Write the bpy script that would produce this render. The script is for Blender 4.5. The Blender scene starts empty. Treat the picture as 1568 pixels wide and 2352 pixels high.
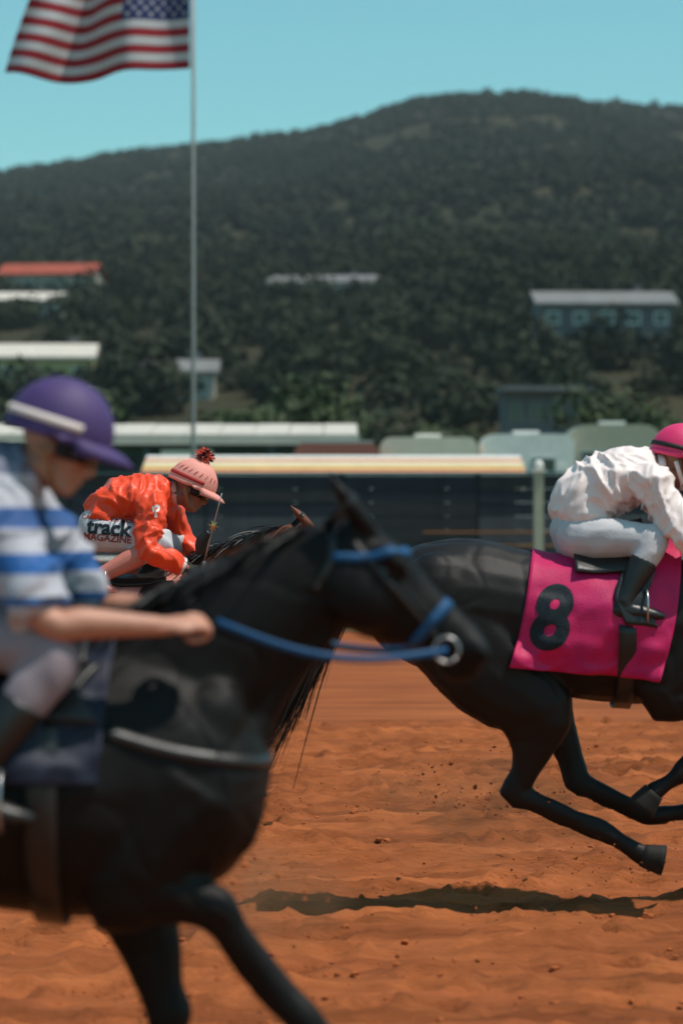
import bpy, bmesh, math, random
import numpy as np
from mathutils import Vector, Matrix, noise, Euler
from mathutils.bvhtree import BVHTree

random.seed(7)
rng = np.random.default_rng(7)
S = bpy.context.scene
C = S.collection
R = math.radians

# ------------------------------------------------------------------ camera, sky, sun, exposure
CAM_Z = 1.82
FPX = 6240.0                                   # focal length in photo display units
cam = bpy.data.cameras.new('camera')
cam.sensor_fit = 'VERTICAL'; cam.sensor_height = 36.0; cam.sensor_width = 24.0
cam.lens = 36.0 * FPX / 2352.0
cam.clip_start = 0.1; cam.clip_end = 9000
cam.dof.use_dof = True; cam.dof.focus_distance = 15.0; cam.dof.aperture_fstop = 2.0
camo = bpy.data.objects.new('camera', cam); C.objects.link(camo)
camo.location = (0, 0, CAM_Z)
camo.rotation_euler = (R(90) + math.atan(23 / FPX), 0, 0)
S.camera = camo

SUN_DIR = Vector((0.40, -0.10, 0.90)).normalized()      # towards the sun
elev = math.asin(SUN_DIR.z); azim = math.atan2(SUN_DIR.x, SUN_DIR.y)
world = bpy.data.worlds.new('World'); S.world = world; world.use_nodes = True
wn = world.node_tree; bg = wn.nodes['Background']
sky = wn.nodes.new('ShaderNodeTexSky'); sky.sky_type = 'NISHITA'; sky.sun_disc = False
sky.sun_elevation = elev; sky.sun_rotation = azim
sky.air_density = 1.0; sky.dust_density = 0.6; sky.ozone_density = 1.5
tint = wn.nodes.new('ShaderNodeMix'); tint.data_type = 'RGBA'; tint.blend_type = 'MULTIPLY'
tint.inputs['Factor'].default_value = 1.0
tint.inputs['B'].default_value = (0.56, 0.97, 0.81, 1)
wn.links.new(sky.outputs['Color'], tint.inputs['A'])
wn.links.new(tint.outputs['Result'], bg.inputs['Color'])
bg.inputs['Strength'].default_value = 0.15
sun = bpy.data.lights.new('sun', 'SUN'); sun.energy = 3.9; sun.angle = R(0.55); sun.color = (1.0, 0.93, 0.84)
suno = bpy.data.objects.new('sun', sun); C.objects.link(suno)
suno.rotation_euler = SUN_DIR.to_track_quat('Z', 'Y').to_euler()
suno.location = SUN_DIR * 40
S.view_settings.view_transform = 'Standard'; S.view_settings.look = 'None'
S.view_settings.exposure = 0.0; S.view_settings.gamma = 1.0; S.view_settings.use_curve_mapping = False
HAZE = 0.0001                                 # density of the air, used by the haze box at the end
S.render.engine = 'CYCLES'
S.cycles.max_bounces = 6; S.cycles.use_denoising = True

def at(u, v, d):
    return Vector(((u - 784) / FPX * d, d, CAM_Z + (1199 - v) / FPX * d))

# ------------------------------------------------------------------ materials
def mat(name, col, rough=0.7, spec=0.3, var=0.0, vscale=6.0, col2=None, bump=0.0, bscale=40.0, metal=0.0,
        sheen=0.0, coat=0.0, stretch=None, island=0.0, trans=0.0):
    m = bpy.data.materials.new(name); m.use_nodes = True
    nt = m.node_tree; b = nt.nodes['Principled BSDF']
    b.inputs['Roughness'].default_value = rough
    b.inputs['Specular IOR Level'].default_value = spec
    b.inputs['Metallic'].default_value = metal
    if sheen: b.inputs['Sheen Weight'].default_value = sheen
    if coat: b.inputs['Coat Weight'].default_value = coat; b.inputs['Coat Roughness'].default_value = 0.15
    b.inputs['Base Color'].default_value = (*col, 1)
    tc = nt.nodes.new('ShaderNodeTexCoord'); mp = nt.nodes.new('ShaderNodeMapping')
    nt.links.new(tc.outputs['Object'], mp.inputs['Vector'])
    if stretch: mp.inputs['Scale'].default_value = stretch
    out = None
    if var or col2:
        n = nt.nodes.new('ShaderNodeTexNoise'); n.inputs['Scale'].default_value = vscale
        n.inputs['Detail'].default_value = 6; n.inputs['Roughness'].default_value = 0.65
        nt.links.new(mp.outputs['Vector'], n.inputs['Vector'])
        mr = nt.nodes.new('ShaderNodeMapRange')
        mr.inputs['From Min'].default_value = 0.3; mr.inputs['From Max'].default_value = 0.7
        nt.links.new(n.outputs['Fac'], mr.inputs['Value'])
        mx = nt.nodes.new('ShaderNodeMix'); mx.data_type = 'RGBA'
        c2 = col2 if col2 else tuple(c * (1 - var) for c in col)
        c1 = col if col2 else tuple(min(1, c * (1 + var * 0.6)) for c in col)
        mx.inputs['A'].default_value = (*c1, 1); mx.inputs['B'].default_value = (*c2, 1)
        nt.links.new(mr.outputs['Result'], mx.inputs['Factor'])
        out = mx.outputs['Result']
    if island:
        g = nt.nodes.new('ShaderNodeNewGeometry')
        mr2 = nt.nodes.new('ShaderNodeMapRange'); mr2.inputs['To Min'].default_value = 1 - island; mr2.inputs['To Max'].default_value = 1 + island
        nt.links.new(g.outputs['Random Per Island'], mr2.inputs['Value'])
        mm = nt.nodes.new('ShaderNodeMix'); mm.data_type = 'RGBA'; mm.blend_type = 'MULTIPLY'; mm.inputs['Factor'].default_value = 1
        if out: nt.links.new(out, mm.inputs['A'])
        else: mm.inputs['A'].default_value = (*col, 1)
        cb = nt.nodes.new('ShaderNodeCombineColor')
        for k in ('Red', 'Green', 'Blue'): nt.links.new(mr2.outputs['Result'], cb.inputs[k])
        nt.links.new(cb.outputs['Color'], mm.inputs['B']); out = mm.outputs['Result']
    if out: nt.links.new(out, b.inputs['Base Color'])
    if bump:
        n2 = nt.nodes.new('ShaderNodeTexNoise'); n2.inputs['Scale'].default_value = bscale; n2.inputs['Detail'].default_value = 5
        nt.links.new(mp.outputs['Vector'], n2.inputs['Vector'])
        bp = nt.nodes.new('ShaderNodeBump'); bp.inputs['Strength'].default_value = bump; bp.inputs['Distance'].default_value = 0.02
        nt.links.new(n2.outputs['Fac'], bp.inputs['Height']); nt.links.new(bp.outputs['Normal'], b.inputs['Normal'])
    if trans:
        b.inputs['Subsurface Weight'].default_value = trans; b.inputs['Subsurface Radius'].default_value = (0.02, 0.008, 0.004)
    return m

def band_mat(name, base, bands, rough=0.6, axis='Z', bump=0.15):
    """cloth printed with bands at given heights of the garment: bands = [(z_from, z_to, colour)]"""
    m = mat(name, base, rough, 0.3, bump=bump, bscale=60, sheen=0.1)
    nt = m.node_tree; b = nt.nodes['Principled BSDF']
    tc = nt.nodes.new('ShaderNodeTexCoord'); sp = nt.nodes.new('ShaderNodeSeparateXYZ')
    nt.links.new(tc.outputs['Object'], sp.inputs['Vector'])
    prev = None
    for z0, z1, c in bands:
        a = nt.nodes.new('ShaderNodeMath'); a.operation = 'GREATER_THAN'; a.inputs[1].default_value = z0
        d = nt.nodes.new('ShaderNodeMath'); d.operation = 'LESS_THAN'; d.inputs[1].default_value = z1
        e = nt.nodes.new('ShaderNodeMath'); e.operation = 'MULTIPLY'
        nt.links.new(sp.outputs[axis], a.inputs[0]); nt.links.new(sp.outputs[axis], d.inputs[0])
        nt.links.new(a.outputs[0], e.inputs[0]); nt.links.new(d.outputs[0], e.inputs[1])
        mx = nt.nodes.new('ShaderNodeMix'); mx.data_type = 'RGBA'
        if prev is None: mx.inputs['A'].default_value = (*base, 1)
        else: nt.links.new(prev, mx.inputs['A'])
        mx.inputs['B'].default_value = (*c, 1)
        nt.links.new(e.outputs[0], mx.inputs['Factor']); prev = mx.outputs['Result']
    nt.links.new(prev, b.inputs['Base Color'])
    return m

M = {}
M['dirt'] = mat('track_dirt', (0.44, 0.130, 0.042), 0.95, 0.1, col2=(0.255, 0.068, 0.024), vscale=1.3, bump=0.9, bscale=34, stretch=(0.4, 1.7, 1))
M['clod'] = mat('dirt_clod', (0.38, 0.105, 0.034), 0.95, 0.1, island=0.25, bump=0.5, bscale=60)
M['dry_grass'] = mat('dry_grass_ground', (0.13, 0.12, 0.055), 0.95, 0.1, col2=(0.22, 0.14, 0.07), vscale=0.2)
M['hill'] = mat('hill_ground', (0.026, 0.032, 0.018), 0.95, 0.05, col2=(0.060, 0.048, 0.028), vscale=0.012)
M['bank'] = mat('bank_grass', (0.15, 0.12, 0.05), 0.95, 0.1, col2=(0.09, 0.10, 0.04), vscale=0.6)
M['wood_crown'] = mat('hill_leaves', (0.023, 0.034, 0.020), 0.9, 0.1, col2=(0.040, 0.041, 0.025), vscale=0.011, island=0.22)
M['leaf_a'] = mat('leaves_dark', (0.035, 0.055, 0.022), 0.7, 0.25, col2=(0.06, 0.075, 0.028), vscale=0.8, island=0.4)
M['leaf_b'] = mat('leaves_olive', (0.060, 0.070, 0.028), 0.7, 0.25, col2=(0.10, 0.10, 0.04), vscale=0.8, island=0.4)
M['bark'] = mat('bark', (0.10, 0.07, 0.05), 0.9, 0.1, var=0.4, vscale=8, bump=0.5, bscale=14)
M['white_paint'] = mat('white_paint', (0.80, 0.77, 0.72), 0.45, 0.4, var=0.12, vscale=3)
M['cream'] = mat('cream_paint', (0.78, 0.68, 0.53), 0.5, 0.4, var=0.15, vscale=1.2)
M['roof_white'] = mat('pale_roof_sheet', (0.64, 0.56, 0.48), 0.5, 0.35, var=0.15, vscale=1.5)
M['teal_wall'] = mat('teal_wall', (0.055, 0.105, 0.115), 0.7, 0.3, var=0.25, vscale=1.0)
M['dark_wall'] = mat('dark_wall', (0.03, 0.035, 0.045), 0.7, 0.3, var=0.25)
M['board_navy'] = mat('board_navy', (0.018, 0.024, 0.036), 0.7, 0.25, var=0.35, vscale=2.5, bump=0.2)
M['board_char'] = mat('board_charcoal', (0.030, 0.031, 0.035), 0.75, 0.25, var=0.35, vscale=2.5, bump=0.2)
M['board_slate'] = mat('board_slate', (0.066, 0.067, 0.080), 0.75, 0.25, var=0.3, vscale=2.5, bump=0.2)
M['orange_paint'] = mat('orange_paint', (0.62, 0.24, 0.08), 0.55, 0.3, var=0.15, vscale=2)
M['yellow_paint'] = mat('yellow_paint', (0.66, 0.50, 0.20), 0.55, 0.3, var=0.15, vscale=2)
M['red_paint'] = mat('red_car_paint', (0.38, 0.085, 0.055), 0.35, 0.5, coat=0.5)
M['sage'] = mat('sage_paint', (0.40, 0.38, 0.29), 0.5, 0.4, var=0.12)
M['glass'] = mat('dark_glass', (0.02, 0.028, 0.032), 0.1, 0.6)
M['rubber'] = mat('rubber', (0.015, 0.015, 0.016), 0.8, 0.2)
M['metal'] = mat('grey_metal', (0.45, 0.45, 0.46), 0.35, 0.5, metal=0.9)
M['gold'] = mat('gold_metal', (0.75, 0.52, 0.22), 0.3, 0.5, metal=1.0)
M['roof_red'] = mat('red_roof', (0.36, 0.075, 0.045), 0.75, 0.2, var=0.25, vscale=0.5)
M['roof_grey'] = mat('grey_roof', (0.20, 0.19, 0.185), 0.75, 0.2, var=0.2, vscale=0.5)
M['wall_pale'] = mat('pale_wall', (0.42, 0.38, 0.31), 0.8, 0.2, var=0.15, vscale=0.4)
M['wall_yellow'] = mat('yellow_wall', (0.52, 0.43, 0.20), 0.8, 0.2, var=0.15, vscale=0.4)
M['wall_grey'] = mat('grey_wall', (0.14, 0.135, 0.14), 0.8, 0.2, var=0.15, vscale=0.4)
M['pole'] = mat('pole_grey', (0.24, 0.25, 0.25), 0.5, 0.4, var=0.1)
M['flag_red'] = mat('flag_red', (0.28, 0.016, 0.026), 0.75, 0.2, sheen=0.1, bump=0.1, bscale=80)
M['flag_white'] = mat('flag_white', (0.50, 0.49, 0.51), 0.75, 0.2, sheen=0.1, bump=0.1, bscale=80)
M['flag_blue'] = mat('flag_blue', (0.022, 0.032, 0.12), 0.75, 0.2, sheen=0.1, bump=0.1, bscale=80)
# horizontal harrow bands of damper soil on the track
def damp_bands(m):
    nt = m.node_tree; b = nt.nodes['Principled BSDF']; src = b.inputs['Base Color'].links[0].from_socket
    tc = nt.nodes.new('ShaderNodeTexCoord'); mp = nt.nodes.new('ShaderNodeMapping'); mp.inputs['Scale'].default_value = (0.10, 1.5, 1)
    n = nt.nodes.new('ShaderNodeTexNoise'); n.inputs['Scale'].default_value = 1.7; n.inputs['Detail'].default_value = 7; n.inputs['Roughness'].default_value = 0.7
    r = nt.nodes.new('ShaderNodeMapRange'); r.inputs['From Min'].default_value = 0.38; r.inputs['From Max'].default_value = 0.62; r.inputs['To Min'].default_value = 0.58; r.inputs['To Max'].default_value = 1.12
    x = nt.nodes.new('ShaderNodeMix'); x.data_type = 'RGBA'; x.blend_type = 'MULTIPLY'; x.inputs['Factor'].default_value = 1
    c = nt.nodes.new('ShaderNodeCombineColor')
    nt.links.new(tc.outputs['Object'], mp.inputs['Vector']); nt.links.new(mp.outputs['Vector'], n.inputs['Vector']); nt.links.new(n.outputs['Fac'], r.inputs['Value'])
    for k in ('Red', 'Green', 'Blue'): nt.links.new(r.outputs['Result'], c.inputs[k])
    nt.links.new(src, x.inputs['A']); nt.links.new(c.outputs['Color'], x.inputs['B']); nt.links.new(x.outputs['Result'], b.inputs['Base Color'])
damp_bands(M['dirt'])
# horses
M['coat_black'] = mat('coat_black', (0.0042, 0.0036, 0.0038), 0.55, 0.20, col2=(0.0075, 0.0052, 0.0045), vscale=3, bump=0.14, bscale=200)
M['coat_dark'] = mat('coat_dark_bay', (0.0062, 0.0045, 0.0045), 0.52, 0.25, col2=(0.0120, 0.0072, 0.0058), vscale=3, bump=0.14, bscale=200)
M['coat_bay'] = mat('coat_bay', (0.17, 0.050, 0.020), 0.5, 0.32, var=0.35, vscale=4, bump=0.10, bscale=220)
M['hair_black'] = mat('hair_black', (0.010, 0.009, 0.009), 0.5, 0.4, island=0.5)
M['hair_brown'] = mat('hair_brown', (0.02, 0.013, 0.010), 0.5, 0.4, island=0.5)
M['hoof'] = mat('hoof_horn', (0.022, 0.018, 0.016), 0.7, 0.2, var=0.4, vscale=12)
M['eye'] = mat('horse_eye', (0.008, 0.005, 0.004), 0.05, 0.7)
M['nostril'] = mat('nostril_skin', (0.006, 0.005, 0.005), 0.8, 0.2)
M['fur_white'] = mat('white_fur', (0.62, 0.54, 0.46), 0.7, 0.2, bump=0.1, bscale=150)
M['leather'] = mat('black_leather', (0.014, 0.013, 0.013), 0.4, 0.5, var=0.3, vscale=20, bump=0.1, bscale=120)
M['tack_blue'] = mat('blue_webbing', (0.010, 0.075, 0.19), 0.55, 0.3, bump=0.2, bscale=150)
M['tack_teal'] = mat('teal_webbing', (0.10, 0.30, 0.28), 0.55, 0.3, bump=0.2, bscale=150)
# riders
M['skin'] = mat('skin', (0.52, 0.235, 0.155), 0.5, 0.4, var=0.12, vscale=14, bump=0.05, bscale=150, trans=0.06)
M['skin_tan'] = mat('skin_tan', (0.30, 0.12, 0.075), 0.5, 0.4, var=0.12, vscale=14, bump=0.05, bscale=150, trans=0.05)
M['orange_satin'] = mat('orange_satin', (0.90, 0.062, 0.009), 0.44, 0.4, var=0.10, vscale=5, bump=0.08, bscale=90, sheen=0.1)
M['coral'] = mat('coral_cloth', (0.84, 0.33, 0.27), 0.6, 0.3, var=0.06, vscale=8, bump=0.15, bscale=120)
M['coral_boot'] = mat('coral_leather', (0.62, 0.20, 0.15), 0.45, 0.4, var=0.1, vscale=12)
M['coral_dark'] = mat('coral_print', (0.42, 0.045, 0.04), 0.7, 0.2)
M['tuft_coral'] = mat('coral_wool', (0.85, 0.20, 0.14), 0.9, 0.1, island=0.35)
M['tuft_dark'] = mat('dark_wool', (0.035, 0.02, 0.045), 0.9, 0.1, island=0.35)
M['white_breech'] = mat('white_breeches', (0.56, 0.53, 0.55), 0.6, 0.3, var=0.08, vscale=8, bump=0.1, bscale=90)
M['white_silk'] = mat('white_silk', (0.90, 0.74, 0.71), 0.5, 0.3, var=0.06, vscale=6, bump=0.08, bscale=90, sheen=0.1)
M['mauve_breech'] = mat('mauve_breeches', (0.30, 0.24, 0.27), 0.65, 0.3, var=0.12, vscale=8, bump=0.1, bscale=90)
M['magenta_cap'] = mat('magenta_cap', (0.74, 0.035, 0.15), 0.45, 0.4, var=0.06, vscale=9, bump=0.1, bscale=100)
M['navy_cloth'] = mat('navy_cloth', (0.012, 0.016, 0.035), 0.6, 0.3, var=0.2, vscale=6, bump=0.15, bscale=130)
M['purple_cap'] = mat('purple_cap', (0.070, 0.038, 0.145), 0.6, 0.35, var=0.1, vscale=9, bump=0.1, bscale=100)
M['pink_cloth'] = mat('pink_saddle_cloth', (0.66, 0.011, 0.10), 0.55, 0.3, col2=(0.42, 0.007, 0.10), vscale=5, bump=0.15, bscale=130)
M['dark_print'] = mat('dark_print', (0.008, 0.014, 0.020), 0.6, 0.3)
M['red_print'] = mat('red_print', (0.28, 0.03, 0.03), 0.6, 0.3)
M['white_print'] = mat('white_print', (0.78, 0.66, 0.62), 0.6, 0.3)
M['black_glove'] = mat('black_glove', (0.015, 0.013, 0.013), 0.6, 0.3)
M['lens'] = mat('goggle_lens', (0.012, 0.012, 0.014), 0.12, 0.6)
M['strap_tan'] = mat('tan_strap', (0.34, 0.14, 0.06), 0.6, 0.3)
M['grip_grey'] = mat('grey_grip', (0.20, 0.22, 0.24), 0.6, 0.3, bump=0.3, bscale=120)
M['blue_cap'] = mat('blue_end', (0.01, 0.12, 0.28), 0.4, 0.4)
M['lav_band'] = band_mat('striped_jersey_cloth', (0.44, 0.425, 0.475),
    [(1.803, 1.858, (0.020, 0.075, 0.24)), (1.688, 1.740, (0.015, 0.10, 0.32)), (1.608, 1.630, (0.03, 0.11, 0.30)), (1.945, 2.06, (0.16, 0.165, 0.23))])

# ------------------------------------------------------------------ mesh building
def catmull(arr, k):
    arr = [np.array(a, float) for a in arr]; out = []
    n = len(arr)
    for i in range(n - 1):
        p0 = arr[max(i - 1, 0)]; p1 = arr[i]; p2 = arr[i + 1]; p3 = arr[min(i + 2, n - 1)]
        for j in range(k):
            t = j / k
            out.append(0.5 * ((2 * p1) + (-p0 + p2) * t + (2 * p0 - 5 * p1 + 4 * p2 - p3) * t * t + (-p0 + 3 * p1 - 3 * p2 + p3) * t ** 3))
    out.append(arr[-1]); return out

class MB:
    def __init__(self): self.v = []; self.f = []; self.mi = []
    def add(self, vs, fs, mi=0):
        o = len(self.v); self.v.extend([tuple(x) for x in vs])
        for f in fs: self.f.append(tuple(i + o for i in f)); self.mi.append(mi)
    def tube(self, pts, secs, n=14, lat=(0, 1, 0), k=4, mi=0, smooth=True):
        """pts with elliptical sections: secs = (half width along lat, half height across)"""
        rows = [(*p, *s) for p, s in zip(pts, secs)]
        if k > 1 and len(rows) > 1: rows = catmull(rows, k)
        P = [Vector(r[:3]) for r in rows]; Q = [(max(r[3], 1e-4), max(r[4], 1e-4)) for r in rows]
        vs = []; fs = []; L0 = Vector(lat)
        for i, p in enumerate(P):
            t = (P[min(i + 1, len(P) - 1)] - P[max(i - 1, 0)]).normalized()
            l = L0 - t * L0.dot(t)
            if l.length < 1e-3: l = t.orthogonal()
            l.normalize(); nn = t.cross(l)
            for j in range(n):
                a = 2 * math.pi * j / n
                vs.append(p + l * (Q[i][0] * math.cos(a)) + nn * (Q[i][1] * math.sin(a)))
        m = len(P)
        for i in range(m - 1):
            for j in range(n):
                a = i * n + j; b = i * n + (j + 1) % n
                fs.append((a, b, b + n, a + n))
        vs.append(P[0]); vs.append(P[-1]); c0 = m * n; c1 = c0 + 1
        for j in range(n):
            fs.append((c0, (j + 1) % n, j)); fs.append((c1, (m - 1) * n + j, (m - 1) * n + (j + 1) % n))
        self.add(vs, fs, mi)
    def ell(self, c, r, rot=None, nu=14, nv=9, mi=0):
        vs = []; fs = []; c = Vector(c)
        for i in range(1, nv):
            ph = math.pi * i / nv
            for j in range(nu):
                th = 2 * math.pi * j / nu
                p = Vector((r[0] * math.sin(ph) * math.cos(th), r[1] * math.sin(ph) * math.sin(th), r[2] * math.cos(ph)))
                if rot: p = rot @ p
                vs.append(c + p)
        top = Vector((0, 0, r[2])); 
        if rot: top = rot @ top
        vs.append(c + top); vs.append(c - top); a = (nv - 1) * nu; b = a + 1
        for i in range(nv - 2):
            for j in range(nu):
                fs.append((i * nu + j, (i + 1) * nu + j, (i + 1) * nu + (j + 1) % nu, i * nu + (j + 1) % nu))
        for j in range(nu):
            fs.append((a, j, (j + 1) % nu)); fs.append((b, (nv - 2) * nu + (j + 1) % nu, (nv - 2) * nu + j))
        self.add(vs, fs, mi)
    def box(self, c, s, rot=None, mi=0):
        c = Vector(c); vs = []
        for sx in (-1, 1):
            for sy in (-1, 1):
                for sz in (-1, 1):
                    p = Vector((sx * s[0] / 2, sy * s[1] / 2, sz * s[2] / 2))
                    vs.append(c + (rot @ p if rot else p))
        self.add(vs, [(0, 1, 3, 2), (4, 6, 7, 5), (0, 4, 5, 1), (2, 3, 7, 6), (0, 2, 6, 4), (1, 5, 7, 3)], mi)
    def cyl(self, p0, p1, r0, r1=None, n=12, mi=0):
        r1 = r0 if r1 is None else r1
        d = Vector(p1) - Vector(p0)
        lat = (0, 1, 0) if abs(d.normalized().y) < 0.9 else (1, 0, 0)
        self.tube([p0, p1], [(r0, r0), (r1, r1)], n=n, k=1, lat=lat, mi=mi)
    def prism(self, poly, y0, y1, mi=0):
        """poly in x,z extruded along y"""
        n = len(poly)
        vs = [(x, y0, z) for x, z in poly] + [(x, y1, z) for x, z in poly]
        fs = [tuple(range(n)), tuple(range(2 * n - 1, n - 1, -1))] + [(i, i + n, (i + 1) % n + n, (i + 1) % n) for i in range(n)]
        self.add(vs, fs, mi)
    def ribbon(self, pts, nrm, wid, th):
        """flat strap through pts, lying on normals nrm, width direction = tangent x normal"""
        vs = []; fs = []; m = len(pts)
        for i in range(m):
            t = (pts[min(i + 1, m - 1)] - pts[max(i - 1, 0)]).normalized()
            n = nrm[i].normalized(); w = t.cross(n).normalized() * (wid / 2)
            p = pts[i]
            vs += [p - w, p + w, p + w + n * th, p - w + n * th]
        for i in range(m - 1):
            a = i * 4; b = a + 4
            for k in range(4): fs.append((a + k, a + (k + 1) % 4, b + (k + 1) % 4, b + k))
        fs.append((0, 3, 2, 1)); e = (m - 1) * 4; fs.append((e, e + 1, e + 2, e + 3))
        self.add(vs, fs)
    def remesh(self, vox, it=3):
        me = bpy.data.meshes.new('tmp'); me.from_pydata(self.v, [], self.f)
        ob = bpy.data.objects.new('tmp', me); C.objects.link(ob)
        md = ob.modifiers.new('r', 'REMESH'); md.mode = 'VOXEL'; md.voxel_size = vox
        if it:
            ms = ob.modifiers.new('s', 'SMOOTH'); ms.factor = 0.5; ms.iterations = it
        dg = bpy.context.evaluated_depsgraph_get(); dg.update()
        ev = ob.evaluated_get(dg); m2 = ev.to_mesh()
        r = MB(); r.v = [tuple(v.co) for v in m2.vertices]; r.f = [tuple(p.vertices) for p in m2.polygons]; r.mi = [0] * len(r.f)
        ev.to_mesh_clear(); bpy.data.objects.remove(ob); bpy.data.meshes.remove(me)
        return r
    def normals(self):
        me = bpy.data.meshes.new('tmp'); me.from_pydata(self.v, [], self.f); me.update()
        n = [v.normal.copy() for v in me.vertices]; bpy.data.meshes.remove(me); return n
    def displace(self, fn):
        n = self.normals()
        self.v = [tuple(Vector(p) + nn * fn(Vector(p))) for p, nn in zip(self.v, n)]
        return self
    def bvh(self): return BVHTree.FromPolygons([Vector(v) for v in self.v], self.f)
    def scale(self, s): self.v = [(a * s, b * s, c * s) for a, b, c in self.v]; return self
    def build(self, name, m, parent=None, smooth=True, loc=None, solid=0):
        me = bpy.data.meshes.new(name); me.from_pydata(self.v, [], self.f)
        ms = m if isinstance(m, (list, tuple)) else [m]
        for x in ms: me.materials.append(x)
        if len(ms) > 1: me.polygons.foreach_set('material_index', self.mi)
        if smooth: me.polygons.foreach_set('use_smooth', [True] * len(me.polygons))
        me.update()
        o = bpy.data.objects.new(name, me); C.objects.link(o)
        if parent: o.parent = parent
        if loc is not None: o.location = loc
        if solid:
            sd = o.modifiers.new('thickness', 'SOLIDIFY'); sd.thickness = solid; sd.offset = 0
        return o

def tag(o, label=None, cat=None, group=None, kind=None):
    if label: o['label'] = label
    if cat: o['category'] = cat
    if group: o['group'] = group
    if kind: o['kind'] = kind
    return o

def thing(name, label, cat, loc=(0, 0, 0), rz=0, group=None):
    o = bpy.data.objects.new(name, None); C.objects.link(o); o.empty_display_size = 0.2
    o.location = loc; o.rotation_euler = (0, 0, rz)
    return tag(o, label, cat, group)

def copy_tree(o, parent=None):
    c = o.copy(); C.objects.link(c)
    if parent: c.parent = parent
    for ch in list(o.children): copy_tree(ch, c)
    return c

def fbm(x, y, z=0.0, o=4):
    return noise.fractal(Vector((x, y, z)), 0.9, 2.0, o)

# ------------------------------------------------------------------ terrain, ground and track
HX = [-520, -300, -188, -105, -57, -20, 16, 40, 64, 100, 136, 188, 300, 520]
HV = [520, 455, 398, 353, 328, 308, 268, 233, 221, 221, 233, 248, 285, 380]
def ridge(x):
    v = np.interp(x, HX, HV)
    return CAM_Z + (1199 - v) / FPX * 1500
def terrain(x, y):
    s = (y - 130) / 1370.0
    if s <= 0: return 0.0
    if s <= 1:
        xe = x / max(0.35, (y / 1500.0))
        xr = xe * (0.55 + 0.45 * s)
        z = ridge(xr) * s ** 1.15
    else:
        z = ridge(x) * max(0.0, 1 - (s - 1) * 1.6)
    a = min(1, s * 3)
    return z + a * (7 * fbm(x / 130, y / 170, 3, 4) * (1 if s < 0.93 else max(0, 1 - (s - .93) * 12)))

mb = MB(); nx, ny = 90, 70
ys = list(np.linspace(128, 1500, 58)) + list(np.linspace(1530, 1900, 12))
xs_n = np.linspace(-1, 1, nx)
for y in ys:
    for q in xs_n:
        x = q * (160 + y * 0.36); mb.v.append((x, y, terrain(x, y) - (0.15 if y < 150 else 0)))
for i in range(len(ys) - 1):
    for j in range(nx - 1):
        a = i * nx + j; mb.f.append((a, a + 1, a + 1 + nx, a + nx)); mb.mi.append(0)
tag(mb.build('hillside', M['hill']), kind='structure')

mb = MB(); mb.add([(-4000, -3000, -0.03), (4000, -3000, -0.03), (4000, 6000, -0.03), (-4000, 6000, -0.03)], [(0, 1, 2, 3)])
tag(mb.build('ground', M['dry_grass'], smooth=False), kind='structure')
mb = MB(); mb.add([(-160, -6, -0.022), (160, -6, -0.022), (160, 46.5, -0.022), (-160, 46.5, -0.022)], [(0, 1, 2, 3)])
tag(mb.build('dirt_track', M['dirt'], smooth=False), kind='structure')

# churned race surface near the horses: harrow furrows, hoof prints, lumps
def track_patch(x0, x1, y0, y1, st):
    nx = int((x1 - x0) / st); ny = int((y1 - y0) / (st * 0.9))
    X, Y = np.meshgrid(np.linspace(x0, x1, nx), np.linspace(y0, y1, ny))
    Z = 0.016 * np.sin(Y * 2 * math.pi / 0.21 + 0.6 * np.sin(X * 0.8) + 0.5 * np.sin(X * 2.3 + Y))
    Z += 0.006 * np.sin(Y * 2 * math.pi / 0.61 + X * 0.25)
    nz = np.array([fbm(a * 2.1, b * 4.2, 1.3, 4) for a, b in zip(X.ravel(), Y.ravel())]).reshape(X.shape)
    n2 = np.array([fbm(a * 9, b * 11, 5.3, 3) for a, b in zip(X.ravel(), Y.ravel())]).reshape(X.shape)
    Z = Z * (0.7 + 0.6 * nz) + 0.028 * nz + 0.018 * n2
    for k in range(1700):
        cx, cy = rng.uniform(x0, x1), rng.uniform(y0, y1); r = rng.uniform(0.06, 0.10); dep = rng.uniform(0.02, 0.06)
        j0, j1 = np.searchsorted(X[0], [cx - 3 * r, cx + 3 * r]); i0, i1 = np.searchsorted(Y[:, 0], [cy - 3 * r, cy + 3 * r])
        if j1 <= j0 or i1 <= i0: continue
        d = np.hypot((X[i0:i1, j0:j1] - cx) / 1.25, Y[i0:i1, j0:j1] - cy) / r
        Z[i0:i1, j0:j1] += -dep * np.exp(-d ** 4) + dep * 0.6 * np.exp(-((d - 1.35) / 0.35) ** 2)
    e = np.minimum.reduce([(X - x0), (x1 - X), (Y - y0), (y1 - Y)]); w = np.clip(e / 0.6, 0, 1)
    Z = (Z + 0.01) * w - 0.026 * (1 - w)
    m = MB(); m.v = [tuple(p) for p in np.stack([X.ravel(), Y.ravel(), Z.ravel()], 1)]
    for i in range(ny - 1):
        for j in range(nx - 1):
            a = i * nx + j; m.f.append((a, a + 1, a + 1 + nx, a + nx)); m.mi.append(0)
    tag(m.build('track_surface', M['dirt']), kind='structure')
track_patch(-6, 6, 7.0, 25, 0.045)

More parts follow.
